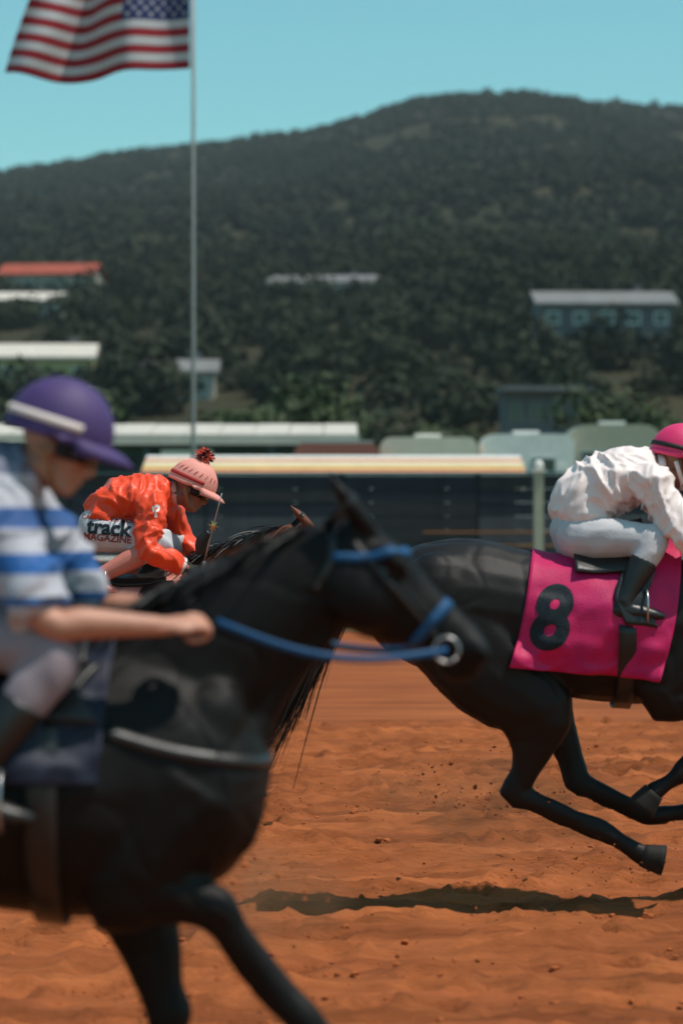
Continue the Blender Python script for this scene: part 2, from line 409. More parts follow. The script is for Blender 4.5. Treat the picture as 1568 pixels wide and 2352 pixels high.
def clod_shape(r, seed):
    vs = []; b = bmesh.new(); bmesh.ops.create_icosphere(b, subdivisions=1, radius=1)
    rr = random.Random(seed)
    out = [Vector(v.co) * rr.uniform(0.6, 1.15) for v in b.verts]
    sx, sy, sz = r * rr.uniform(.7, 1.4), r * rr.uniform(.7, 1.3), r * rr.uniform(.5, .9)
    vs = [(p.x * sx, p.y * sy, p.z * sz) for p in out]; fs = [tuple(v.index for v in f.verts) for f in b.faces]
    b.free(); return vs, fs
mb = MB(); shapes = [clod_shape(1, i) for i in range(12)]
for k in range(6500):
    y = 7.2 + 17 * rng.random() ** 1.3; x = rng.uniform(-1, 1) * (1.2 + y * 0.19)
    r = 0.006 + 0.018 * rng.random() ** 3
    vs, fs = shapes[k % 12]; a = rng.uniform(0, 6.28); ca, sa = math.cos(a), math.sin(a)
    mb.add([(x + (p[0] * ca - p[1] * sa) * r, y + (p[0] * sa + p[1] * ca) * r, 0.008 + p[2] * r) for p in vs], fs)
tag(mb.build('loose_dirt', M['clod'], smooth=False), 'loose crumbs of orange dirt strewn over the track', kind='stuff')

# bank behind the infield fence, on which the barns and trailers stand
mb = MB()
pr = [(61.2, -0.01), (64.0, 1.2), (128, 1.2), (150, -0.5)]
for y, z in pr:
    for x in (-120, 120): mb.v.append((x, y, z))
for i in range(3): mb.f.append((2 * i, 2 * i + 1, 2 * i + 3, 2 * i + 2)); mb.mi.append(0)
tag(mb.build('grass_bank', M['bank'], smooth=False), kind='structure')
BANK = 1.2

# ------------------------------------------------------------------ woods on the hillside (one mass of far crowns)
def crown_faces(n, r, h, leaf):
    """n leaf-clump quads through an ellipsoidal crown volume of uneven outline"""
    d = rng.normal(size=(n, 3)); d /= np.linalg.norm(d, axis=1)[:, None]
    lob = 1 + 0.28 * np.sin(d[:, 0] * 5 + rng.uniform(0, 6)) * np.cos(d[:, 1] * 4 + rng.uniform(0, 6)) + 0.18 * np.sin(d[:, 2] * 7 + rng.uniform(0, 6))
    rad = (0.5 + 0.5 * rng.random(n) ** 0.5) * lob
    c = d * rad[:, None] * np.array([r, r, h])
    nrm = d + rng.normal(size=(n, 3)) * 0.5; nrm /= np.linalg.norm(nrm, axis=1)[:, None]
    a = np.cross(nrm, rng.normal(size=(n, 3))); a /= np.linalg.norm(a, axis=1)[:, None]; b = np.cross(nrm, a)
    s = leaf * rng.uniform(0.6, 1.3, n)[:, None]
    q = np.stack([c - a * s, c - b * s * 0.7, c + a * s, c + b * s * 0.7], 1)
    q[:, 2] += nrm * s * 0.35
    return q.reshape(-1, 3)

def quads_mesh(name, verts, m):
    n = len(verts) // 4
    me = bpy.data.meshes.new(name)
    me.vertices.add(len(verts)); me.vertices.foreach_set('co', verts.astype(np.float32).ravel())
    me.loops.add(n * 4); me.loops.foreach_set('vertex_index', np.arange(n * 4, dtype=np.int32))
    me.polygons.add(n); me.polygons.foreach_set('loop_start', np.arange(0, n * 4, 4, dtype=np.int32))
    me.polygons.foreach_set('loop_total', np.full(n, 4, dtype=np.int32))
    me.materials.append(m); me.update(calc_edges=True); me.validate()
    return me

HOUSE_SPOTS = []
def on_hill(u, v):
    """where the line of sight to a point of the photo meets the terrain"""
    for y in np.arange(150, 1480, 4.0):
        p = at(u, v, y)
        if terrain(p.x, y) > p.z: return Vector((p.x, y, terrain(p.x, y)))
    return None

variants = [crown_faces(90, 1.0, 0.8, 0.30) for _ in range(14)]
fine = [crown_faces(330, 1.0, 0.8, 0.15) for _ in range(8)]
house_defs = [
    # u, v, width, depth, wall height, roof height, roof material, wall material, label, windows
    (120, 672, 15, 9, 3.4, 1.9, 'roof_red', 'wall_pale', 'pale house with long red roof, highest up the hillside', 5),
    (40, 738, 13, 8, 3.4, 1.2, 'roof_white', 'wall_pale', 'pale house with whitish roof below the red roofed house', 4),
    (110, 893, 9, 7, 3.4, 1.3, 'roof_white', 'wall_yellow', 'yellow walled house low on the hill behind the barn', 4),
    (400, 908, 7.5, 6, 2.6, 1.1, 'roof_grey', 'wall_pale', 'pale cottage with grey roof low on the hill by the flagpole', 3),
    (745, 674, 16, 8, 2.2, 1.2, 'roof_grey', 'wall_pale', 'long low pale shed alone on the middle of the hillside', 5),
    (1380, 806, 14, 9, 5.2, 1.4, 'roof_grey', 'wall_grey', 'grey two storey house standing among the trees on the hill', 5),
]
for d in house_defs:
    p = on_hill(d[0], d[1] + 8); HOUSE_SPOTS.append((p, d))

pts = []
for k in range(16000):
    y = 160 + 1360 * rng.random() ** 0.62; x = rng.uniform(-1, 1) * (60 + y * 0.20)
    if fbm(x / 42, y / 60, 9, 3) < -0.22 and rng.random() < 0.8: continue      # scrubby clearings
    bad = False
    for p, d in HOUSE_SPOTS:
        if abs(x - p.x - (p.y - y) * 0.0) < d[2] * 0.65 and -11 < y - p.y < d[3] * 0.9: bad = True
    if not bad: pts.append((x, y))
allv = []
for k, (x, y) in enumerate(pts):
    s = y / 1500
    r = rng.uniform(2.0, 4.0) * (1.0 - 0.35 * s); 
    if rng.random() < 0.3: r *= 0.55
    h = r * rng.uniform(0.8, 1.3)
    v = variants[k % 14] if y > 520 else fine[k % 8]; a = rng.uniform(0, 6.28); ca, sa = math.cos(a), math.sin(a)
    q = np.stack([(v[:, 0] * ca - v[:, 1] * sa) * r + x, (v[:, 0] * sa + v[:, 1] * ca) * r + y, v[:, 2] * h + h * 0.55 + terrain(x, y)], 1)
    allv.append(q)
o = bpy.data.objects.new('hillside_woods', quads_mesh('hillside_woods', np.concatenate(allv), M['wood_crown'])); C.objects.link(o)
tag(o, 'dark green scrub and woods covering the far hillside', kind='stuff')

# ------------------------------------------------------------------ houses on the hillside
def gable_house(p, d):
    u, v, w, dp, wh, rh, rm, wm, label, nwin = d
    root = thing('hill_house', label, 'house', p + Vector((0, 0, -0.4)), rng.uniform(-0.12, 0.12), 'houses on the hillside')
    b = MB(); b.box((0, 0, wh / 2), (w, dp, wh)); b.build('wall', M[wm], root, smooth=False)
    g = MB(); ov = 0.5
    pr = [(-dp / 2 - ov, wh - 0.15), (0, wh + rh), (dp / 2 + ov, wh - 0.15), (dp / 2 + ov, wh + 0.1), (0, wh + rh + 0.28), (-dp / 2 - ov, wh + 0.1)]
    vs = [(-w / 2 - ov, a, z) for a, z in pr] + [(w / 2 + ov, a, z) for a, z in pr]
    g.add(vs, [(0, 1, 4, 5), (1, 2, 3, 4), (6, 11, 10, 7), (7, 10, 9, 8)] + [(i, i + 6, (i + 1) % 6 + 6, (i + 1) % 6) for i in range(6)])
    rf = g.build('roof', M[rm], root, smooth=False)
    gb = MB(); gb.add([(-w / 2, -dp / 2, wh), (-w / 2, dp / 2, wh), (-w / 2, 0, wh + rh - .05), (w / 2, -dp / 2, wh), (w / 2, dp / 2, wh), (w / 2, 0, wh + rh - .05)], [(0, 1, 2)])
    gb.v = gb.v[:3]; gb.build('gable', M[wm], root, smooth=False)
    gb = MB(); gb.add([(w / 2, -dp / 2, wh), (w / 2, dp / 2, wh), (w / 2, 0, wh + rh - .05)], [(0, 1, 2)]); gb.build('gable', M[wm], root, smooth=False)
    c = MB(); c.box((w * 0.28, 0.6, wh + rh + 0.2), (0.8, 0.8, 1.6)); c.build('chimney', M['wall_grey'], rf, smooth=False)
    for i in range(nwin):
        x = (i + 0.5) / nwin * w - w / 2
        rows = [wh * 0.55] if wh < 5 else [wh * 0.28, wh * 0.72]
        for z in rows:
            if i == nwin // 2 and z == rows[0]:
                q = MB(); q.box((x, -dp / 2 - 0.02, 1.05), (1.0, 0.10, 2.1)); q.build('door', M['dark_wall'], root, smooth=False); continue
            f = MB(); f.box((x, -dp / 2 - 0.03, z), (1.4, 0.12, 1.3)); fo = f.build('window', M['white_paint'], root, smooth=False)
            g2 = MB(); g2.box((x, -dp / 2 - 0.075, z), (1.15, 0.06, 1.05)); g2.build('pane', M['glass'], fo, smooth=False)
for p, d in HOUSE_SPOTS: gable_house(p, d)

# grey terraced building at the foot of the hill
p = at(1256, 985, 165); p.z = terrain(p.x, 165)
root = thing('terraced_building', 'wide grey building with banded storeys at the foot of the hill', 'building', (p.x, p.y, 0.6))
for i, (w, z0, z1, y0) in enumerate([(5.4, 0, 3.2, 0), (5.2, 3.5, 6.3, 0.5), (5.0, 6.6, 9.2, 1.0)]):
    b = MB(); b.box((0, y0 + 3, (z0 + z1) / 2), (w, 6, z1 - z0)); b.build('storey', M['wall_grey'], root, smooth=False)
    b = MB(); b.box((0, y0 + 2.6, z1 + 0.15), (w + 0.5, 7.2, 0.3)); b.build('roof_slab', M['roof_grey'], root, smooth=False)
    for k in range(4):
        x = (k + 0.5) / 4 * w - w / 2
        f = MB(); f.box((x, y0 - 0.03, (z0 + z1) / 2), (0.95, 0.12, 1.3)); fo = f.build('window', M['roof_grey'], root, smooth=False)
        g = MB(); g.box((x, y0 - 0.075, (z0 + z1) / 2), (0.75, 0.06, 1.1)); g.build('pane', M['glass'], fo, smooth=False)

# ------------------------------------------------------------------ trees between the barns and the hill
def tree_proto(label, r, h, trunk, m, n=2200, leaf=0.24):
    root = thing('broadleaf_tree', label, 'tree', (0, 0, 0), 0, 'trees behind the barns')
    t = MB(); t.tube([(0, 0, -0.6), (0.1, 0, trunk * 0.5), (0.05, 0.1, trunk), (0.2, 0, trunk + h)], [(.34, .34), (.24, .24), (.2, .2), (.05, .05)], n=8, lat=(0, 1, 0))
    for k in range(7):
        a = k * 2.4; z = trunk * 0.75 + 0.22 * k; e = Vector((math.cos(a) * r * 0.75, math.sin(a) * r * 0.75, z + h * 0.7))
        t.tube([(0.05, 0.05, z), tuple(e * 0.55 + Vector((0, 0, z * 0.42))), tuple(e)], [(.12, .12), (.08, .08), (.02, .02)], n=6, k=2)
    t.build('trunk', M['bark'], root)
    vs = []
    for k in range(9):
        a = rng.uniform(0, 6.28); rr = r * rng.uniform(0.15, 0.65); zz = trunk + h * rng.uniform(0.25, 1.35)
        q = crown_faces(n // 9, r * rng.uniform(0.38, 0.6), h * rng.uniform(0.3, 0.5), leaf)
        vs.append(q + np.array([math.cos(a) * rr, math.sin(a) * rr, zz]))
    o = bpy.data.objects.new('crown', quads_mesh('crown', np.concatenate(vs), m)); C.objects.link(o); o.parent = root
    return root
protos = [tree_proto('t', 3.4, 2.9, 2.2, M['leaf_a']), tree_proto('t', 2.9, 2.4, 1.6, M['leaf_b']), tree_proto('t', 3.8, 3.4, 2.6, M['leaf_a'])]
tree_spots = [
    (-19.5, 112, 0, 'dark leafy tree at the far left end behind the barn roof'),
    (-14.6, 118, 1, 'olive leafy tree above the left end of the pale barn roof'),
    (-11.2, 110, 2, 'tall dark tree above the barn roof left of the flagpole'),
    (-7.6, 116, 1, 'olive tree just behind the flagpole above the barn roof'),
    (-4.4, 111, 0, 'dark tree above the barn roof just right of the flagpole'),
    (-1.2, 115, 2, 'dark tree behind the right end of the pale barn roof'),
    (1.9, 110, 1, 'olive tree above the red van beside the barn'),
    (4.4, 119, 0, 'dark tree behind the white horse trailers'),
    (11.9, 116, 2, 'tall dark tree right of the banded grey building'),
    (15.0, 111, 1, 'olive tree behind the sage caravan at far right'),
    (19.2, 117, 0, 'dark tree at the far right end of the row'),
]
used = set()
for x, y, k, lab in tree_spots:
    r = protos[k]
    if k in used: r = copy_tree(r)
    used.add(k)
    r.location = (x, y, BANK - 0.05); r.rotation_euler.z = rng.uniform(0, 6.28)
    s = rng.uniform(0.75, 0.98); r.scale = (s, s, s * rng.uniform(0.78, 0.98)); r['label'] = lab

# ------------------------------------------------------------------ barn with pale roof, left
root = thing('stable_barn', 'long low barn with pale roof and dark teal walls', 'barn', (-6.6, 80, BANK))
W = 13.4
b = MB(); b.box((0, 3, 1.55), (W, 6, 3.1)); b.build('wall', M['teal_wall'], root, smooth=False)
nseg = 14
for i in range(nseg):     # roof sheets
    x0 = -W / 2 - 0.4 + i * (W + 0.8) / nseg; x1 = x0 + (W + 0.8) / nseg - 0.03
    b = MB(); zt = 0.012 * (i % 2)
    b.add([(x0, -1.0, 3.16 + zt), (x1, -1.0, 3.16 + zt), (x1, 3.2, 3.62 + zt), (x0, 3.2, 3.62 + zt), (x0, -1.0, 3.08), (x1, -1.0, 3.08), (x1, 3.2, 3.54), (x0, 3.2, 3.54)],
          [(0, 1, 2, 3), (7, 6, 5, 4), (0, 4, 5, 1), (1, 5, 6, 2), (2, 6, 7, 3), (3, 7, 4, 0)])
    b.build('roof_sheet', M['roof_white'], root, smooth=False)
b = MB(); b.box((0, -1.04, 3.02), (W + 0.8, 0.06, 0.30)); b.build('fascia', M['roof_white'], root, smooth=False)
for i in range(8):
    x = -W / 2 + 0.3 + i * (W - 0.6) / 7
    b = MB(); b.box((x, -0.85, 1.45), (0.12, 0.12, 2.9)); b.build('post', M['teal_wall'], root, smooth=False)
for i in range(7):        # stall openings
    x = -W / 2 + 1.25 + i * (W - 2.5) / 6
    b = MB(); b.box((x, -0.02, 1.25), (1.1, 0.1, 2.5)); d = b.build('stall_door', M['dark_wall'], root, smooth=False)
    b = MB(); b.box((x, -0.09, 0.7), (1.14, 0.05, 1.4)); b.build('door_leaf', M['teal_wall'], d, smooth=False)
for x, w in ((2.1, 1.5), (-4.4, 1.1)):
    b = MB(); b.box((x, -0.90, 2.62), (w, 0.05, 0.2)); b.build('notice_board', M['cream'], root, smooth=False)

# ------------------------------------------------------------------ striped awning stall along the fence
root = thing('awning_stall', 'long refreshment stall with orange, yellow and white striped awning', 'stall', (-0.2, 68.4, BANK - 0.02))
cols = ['white_paint', 'orange_paint', 'yellow_paint', 'cream', 'orange_paint', 'white_paint']
zz = [1.82, 1.90, 2.0, 2.10, 2.18, 2.27, 2.36]; Ws = 9.6
for i in range(6):
    b = MB(); y0 = -0.9 + i * 0.42; y1 = y0 + 0.41
    b.add([(-Ws / 2, y0, zz[i]), (Ws / 2, y0, zz[i]), (Ws / 2, y1, zz[i + 1] - .004), (-Ws / 2, y1, zz[i + 1] - .004),
           (-Ws / 2, y0, zz[i] - .05), (Ws / 2, y0, zz[i] - .05), (Ws / 2, y1, zz[i + 1] - .054), (-Ws / 2, y1, zz[i + 1] - .054)],
          [(0, 1, 2, 3), (7, 6, 5, 4), (0, 4, 5, 1), (1, 5, 6, 2), (2, 6, 7, 3), (3, 7, 4, 0)])
    b.build('awning_strip', M[cols[i]], root, smooth=False)
b = MB(); b.box((0, -0.93, 1.80), (Ws, 0.03, 0.16)); b.build('valance', M['white_paint'], root, smooth=False)
b = MB(); b.box((0, 1.5, 0.9), (Ws - 0.3, 0.1, 1.8)); b.build('back_wall', M['dark_wall'], root, smooth=False)
for x in np.linspace(-Ws / 2 + 0.1, Ws / 2 - 0.1, 6):
    b = MB(); b.cyl((x, -0.85, 0), (x, -0.85, 1.8), 0.04); b.build('post', M['white_paint'], root)
b = MB(); b.box((0, -0.2, 0.95), (Ws - 0.4, 0.6, 0.08)); b.build('counter', M['cream'], root, smooth=False)

# ------------------------------------------------------------------ parked trailers, caravan and van
def wheel(parent, x, y, r=0.36, w=0.22):
    b = MB(); b.cyl((x, y - w / 2, r), (x, y + w / 2, r), r, n=20); t = b.build('wheel', M['rubber'], parent, smooth=False)
    b = MB(); b.cyl((x, y - w / 2 - 0.01, r), (x, y - w / 2 + 0.02, r), r * 0.6, n=16); b.build('rim', M['metal'], t, smooth=False)
def rounded_profile(L, z0, z1, r, n=5, slope=0):
    P = [(-L / 2, z0), (L / 2, z0)]
    for cx, cz, a0 in ((L / 2 - r - slope, z1 - r, 0), (-L / 2 + r, z1 - r, 90)):
        for k in range(n + 1):
            a = R(a0 + 90 * k / n); P.append((cx + r * math.cos(a), cz + r * math.sin(a)))
    return P
def trailer(name, label, cat, loc, L, H, body, stripe, r, nwin, slope=0, group=None):
    root = thing(name, label, cat, loc, 0, group)
    b = MB(); b.prism(rounded_profile(L, 0.42, H, r, slope=slope), 0, 2.2); b.build('body', M[body], root, smooth=False)
    b = MB(); b.box((-slope * 0.4, -0.012, H * 0.53), (L * 0.93 - slope, 0.03, 0.13)); b.build('side_stripe', M[stripe], root, smooth=False)
    for i in range(nwin):
        x = -L / 2 + L * (i + 0.6) / (nwin + 0.4) - slope * 0.3
        f = MB(); f.box((x, -0.02, H * 0.72), (0.66, 0.05, 0.42)); fo = f.build('window', M['metal'], root, smooth=False)
        g = MB(); g.box((x, -0.04, H * 0.72), (0.56, 0.04, 0.32)); g.build('pane', M['glass'], fo, smooth=False)
    b = MB(); b.box((L * 0.26, -0.015, H * 0.42), (0.72, 0.035, H * 0.6)); dr = b.build('door', M[body], root, smooth=False)
    b = MB(); b.box((L * 0.26 + 0.27, -0.05, H * 0.42), (0.05, 0.05, 0.16)); b.build('handle', M['metal'], dr, smooth=False)
    for x in (-0.45, 0.4): wheel(root, x, 0.1); wheel(root, x, 2.1)
    b = MB(); b.tube([(L / 2, 1.1, 0.5), (L / 2 + 1.2, 1.1, 0.48)], [(.08, .06), (.05, .05)], n=6, k=1); b.build('drawbar', M['metal'], root)
    for x in (-L / 2 + 0.12,):
        b = MB(); b.box((x, -0.02, 0.75), (0.14, 0.05, 0.10)); b.build('tail_light', M['red_paint'], root, smooth=False)
    b = MB(); b.box((0, 1.1, H + 0.06), (0.7, 0.6, 0.12)); b.build('roof_vent', M['white_paint'], root, smooth=False)
    return root
trailer('horse_trailer', 'cream horse trailer parked between red van and white trailer', 'trailer', (2.35, 73, BANK), 2.6, 2.90, 'cream', 'orange_paint', 0.28, 2, group='trailers parked behind the fence')
trailer('horse_trailer', 'white horse trailer parked beside the sage caravan', 'trailer', (5.05, 73.5, BANK), 2.5, 3.0, 'white_paint', 'cream', 0.3, 2, group='trailers parked behind the fence')
trailer('caravan', 'sage grey caravan with rounded roof parked at far right', 'caravan', (7.45, 74, BANK), 2.55, 3.28, 'sage', 'yellow_paint', 0.5, 2)
root = thing('red_van', 'faded red van parked at the right end of the barn', 'van', (0.1, 72.4, BANK))
b = MB(); b.prism([(-1.35, 0.35), (1.5, 0.35), (1.5, 1.25), (1.15, 1.45), (0.85, 2.6), (0.7, 2.72), (-1.2, 2.72), (-1.35, 2.55)], 0, 1.8); b.build('body', M['red_paint'], root, smooth=False)
for x, w in ((-0.75, 0.8), (0.2, 0.7)):
    f = MB(); f.box((x, -0.015, 2.1), (w, 0.04, 0.6)); fo = f.build('window', M['rubber'], root, smooth=False)
    g = MB(); g.box((x, -0.035, 2.1), (w - 0.1, 0.03, 0.5)); g.build('pane', M['glass'], fo, smooth=False)
for x in (-0.85, 1.0): wheel(root, x, 0.05, 0.33); wheel(root, x, 1.75, 0.33)
b = MB(); b.box((1.5, 0.25, 0.85), (0.06, 0.25, 0.18)); b.build('headlight', M['white_paint'], root, smooth=False)
b = MB(); b.box((1.5, 1.55, 0.85), (0.06, 0.25, 0.18)); b.build('headlight', M['white_paint'], root, smooth=False)
b = MB(); b.box((-0.2, 0.9, 2.76), (1.9, 1.5, 0.06)); b.build('roof_rack', M['metal'], root, smooth=False)

# ------------------------------------------------------------------ dark board fence of the infield
root = thing('board_fence', 'long dark fence of wide horizontal boards across the infield', 'fence', (0, 60, 0))
nb = 9; top = 2.86; x0f, x1f, bay = -12.0, 12.0, 3.0
import itertools
meshes = {}
for i in range(int((x1f - x0f) / bay)):
    for k in range(nb):
        z = 0.12 + (k + 0.5) * (top - 0.12) / nb; hh = (top - 0.12) / nb - 0.012
        key = (k, i % 3)
        if key not in meshes:
            b = MB(); tilt = rng.uniform(-0.01, 0.01)
            b.box((0, tilt, 0), (bay - 0.05, 0.045, hh))
            mm = 'board_slate' if (k in (3, 4, 5) and (i % 3) != 1) or k == 2 else ('board_char' if rng.random() < 0.45 else 'board_navy')
            o = b.build('board', M[mm], root, smooth=False); meshes[key] = o.data
        else:
            o = bpy.data.objects.new('board', meshes[key]); C.objects.link(o); o.parent = root
        o.location = (x0f + (i + 0.5) * bay, rng.uniform(-0.012, 0.012), z)
for i in range(int((x1f - x0f) / bay) + 1):
    b = MB(); b.box((x0f + i * bay, 0.09, 1.45), (0.13, 0.12, 2.9)); b.build('post', M['dark_wall'], root, smooth=False)
b = MB(); b.box((0, 0.03, 2.895), (24.2, 0.2, 0.05)); b.build('cap_rail', M['teal_wall'], root, smooth=False)
for z in (1.60, 1.30):
    b = MB(); b.box((3.6, -0.06, z), (3.6, 0.025, 0.022)); b.build('cable', M['orange_paint'], root, smooth=False)

# ------------------------------------------------------------------ furlong pole and running rail
p = at(1236, 1290, 53.0)
root = thing('furlong_pole', 'pale furlong pole standing before the dark fence beside the white jockey', 'pole', (p.x, 53.0, 0))
b = MB(); b.box((0, 0, 1.4), (0.18, 0.18, 2.8)); b.build('post', M['sage'], root, smooth=False)
b = MB(); b.box((0, 0, 2.82), (0.28, 0.28, 0.05)); b.build('cap', M['white_paint'], root, smooth=False)
b = MB(); b.ell((0, 0, 2.93), (0.1, 0.1, 0.1)); b.build('finial', M['white_paint'], root)

root = thing('running_rail', 'white running rail along the far side of the dirt track', 'rail', (0, 45.5, 0))
b = MB(); b.tube([(-30, 0, 1.195), (30, 0, 1.195)], [(.05, .035), (.05, .035)], n=12, k=1); b.build('rail_bar', M['white_paint'], root)
post = None
for i in range(25):
    if post is None:
        b = MB(); b.tube([(0, 0.35, -0.05), (0, 0.33, 0.7), (0, 0.2, 1.08), (0, 0.02, 1.17)], [(.03, .03)] * 4, n=8, lat=(1, 0, 0)); o = b.build('post', M['white_paint'], root); post = o.data
    else:
        o = bpy.data.objects.new('post', post); C.objects.link(o); o.parent = root
    o.location = (-30 + i * 2.5, 0, 0)

# ------------------------------------------------------------------ flagpole and flag
pp = at(444, 1199, 65.5)
root = thing('flagpole', 'tall grey flagpole rising behind the board fence', 'flagpole', (pp.x, 65.5, 0.9))
b = MB(); b.tube([(0, 0, 0), (0, 0, 6), (0, 0, 15.6)], [(.055, .055), (.050, .050), (.035, .035)], n=16, k=2); b.build('pole', M['pole'], root)
b = MB(); b.ell((0, 0, 15.72), (0.12, 0.12, 0.12)); b.build('ball', M['gold'], root)
b = MB(); b.tube([(0, 0, 0), (0, 0, .3)], [(.16, .16), (.12, .12)], n=16, k=1); b.build('base_collar', M['metal'], root)
b = MB(); b.cyl((0, -0.07, 1.0), (0, -0.07, 15.4), 0.008, n=6); b.build('halyard', M['white_paint'], root)
FH, FL = 2.62, 4.75
zb = at(444, 157, 65.5).z
def flag_pt(s, t):       # s 0..1 from the hoist to the fly, t 0..1 from top to bottom
    a = s * FL
    x = -a * (0.74 + 0.20 * t); w = 0.05 + 0.30 * min(1, s * 2.2)
    y = w * math.sin(s * 11.0 + t * 1.3) + 0.12 * math.sin(s * 23 - t * 3) * s
    z = (1 - t) * FH - 0.10 * s * FL * 0.62 - 0.07 * math.sin(s * 10 + 1.0) * s + 0.16 * math.sin(s * 5.5 + 0.8 + t * 0.8) * s * (0.4 + 0.6 * t)
    x += 0.10 * math.sin(s * 9 + t * 2.6) * s + 0.10 * t * s
    return Vector((x - 0.05, y, z))
root = thing('flag', 'striped red and white flag with blue canton streaming from flagpole', 'flag', (pp.x - 0.04, 65.45, zb))
NS, NT = 110, 39
b = MB(); b.v = [tuple(flag_pt(i / NS, j / NT)) for j in range(NT + 1) for i in range(NS + 1)]
for j in range(NT):
    for i in range(NS):
        a = j * (NS + 1) + i
        b.f.append((a, a + 1, a + NS + 2, a + NS + 1)); st = j // 3
        b.mi.append(2 if (st < 7 and i < NS * 0.4) else (0 if st % 2 == 0 else 1))
b.build('cloth', [M['flag_red'], M['flag_white'], M['flag_blue']], root, solid=0.006)
b = MB()
def star(cs, ct, r):
    for side in (-1, 1):
        vs = [flag_pt(cs, ct)]
        for k in range(10):
            rr = r if k % 2 == 0 else r * 0.4; a = math.pi / 2 + k * math.pi / 5
            vs.append(flag_pt(cs + rr * math.cos(a) / FL, ct - rr * math.sin(a) / FH))
        vs = [v + Vector((0, side * 0.008, 0)) for v in vs]
        fs = [(0, k + 1, (k + 1) % 10 + 1) for k in range(10)]
        b.add(vs, fs if side < 0 else [f[::-1] for f in fs])
for rI in range(9):
    for cI in range(6 if rI % 2 == 0 else 5):
        star(0.4 * ((cI + (0.5 if rI % 2 == 0 else 1.0)) / 6), 7 / 13 * (rI + 1) / 10, 0.075)
tag(b.build('stars', M['flag_white'], root, smooth=False), kind='stuff')
b = MB(); b.tube([(0.0, 0, 0), (0.0, 0, FH)], [(.02, .02), (.02, .02)], n=6, k=1); b.build('hoist_band', M['flag_white'], root)

# ------------------------------------------------------------------ horses
class Horse: pass

def conform(bvh, pts, inward, off):
    """cast each point inward on to the body; return surface points and normals"""
    P = []; N = []
    for p, d in zip(pts, inward):
        h = bvh.ray_cast(p, d.normalized(), 3.0)
        if h[0] is None:
            q = bvh.find_nearest(p); h = (q[0], q[1])
        n = h[1]
        if n.dot(d) > 0: n = -n
        P.append(h[0] + n * off); N.append(n)
    return P, N

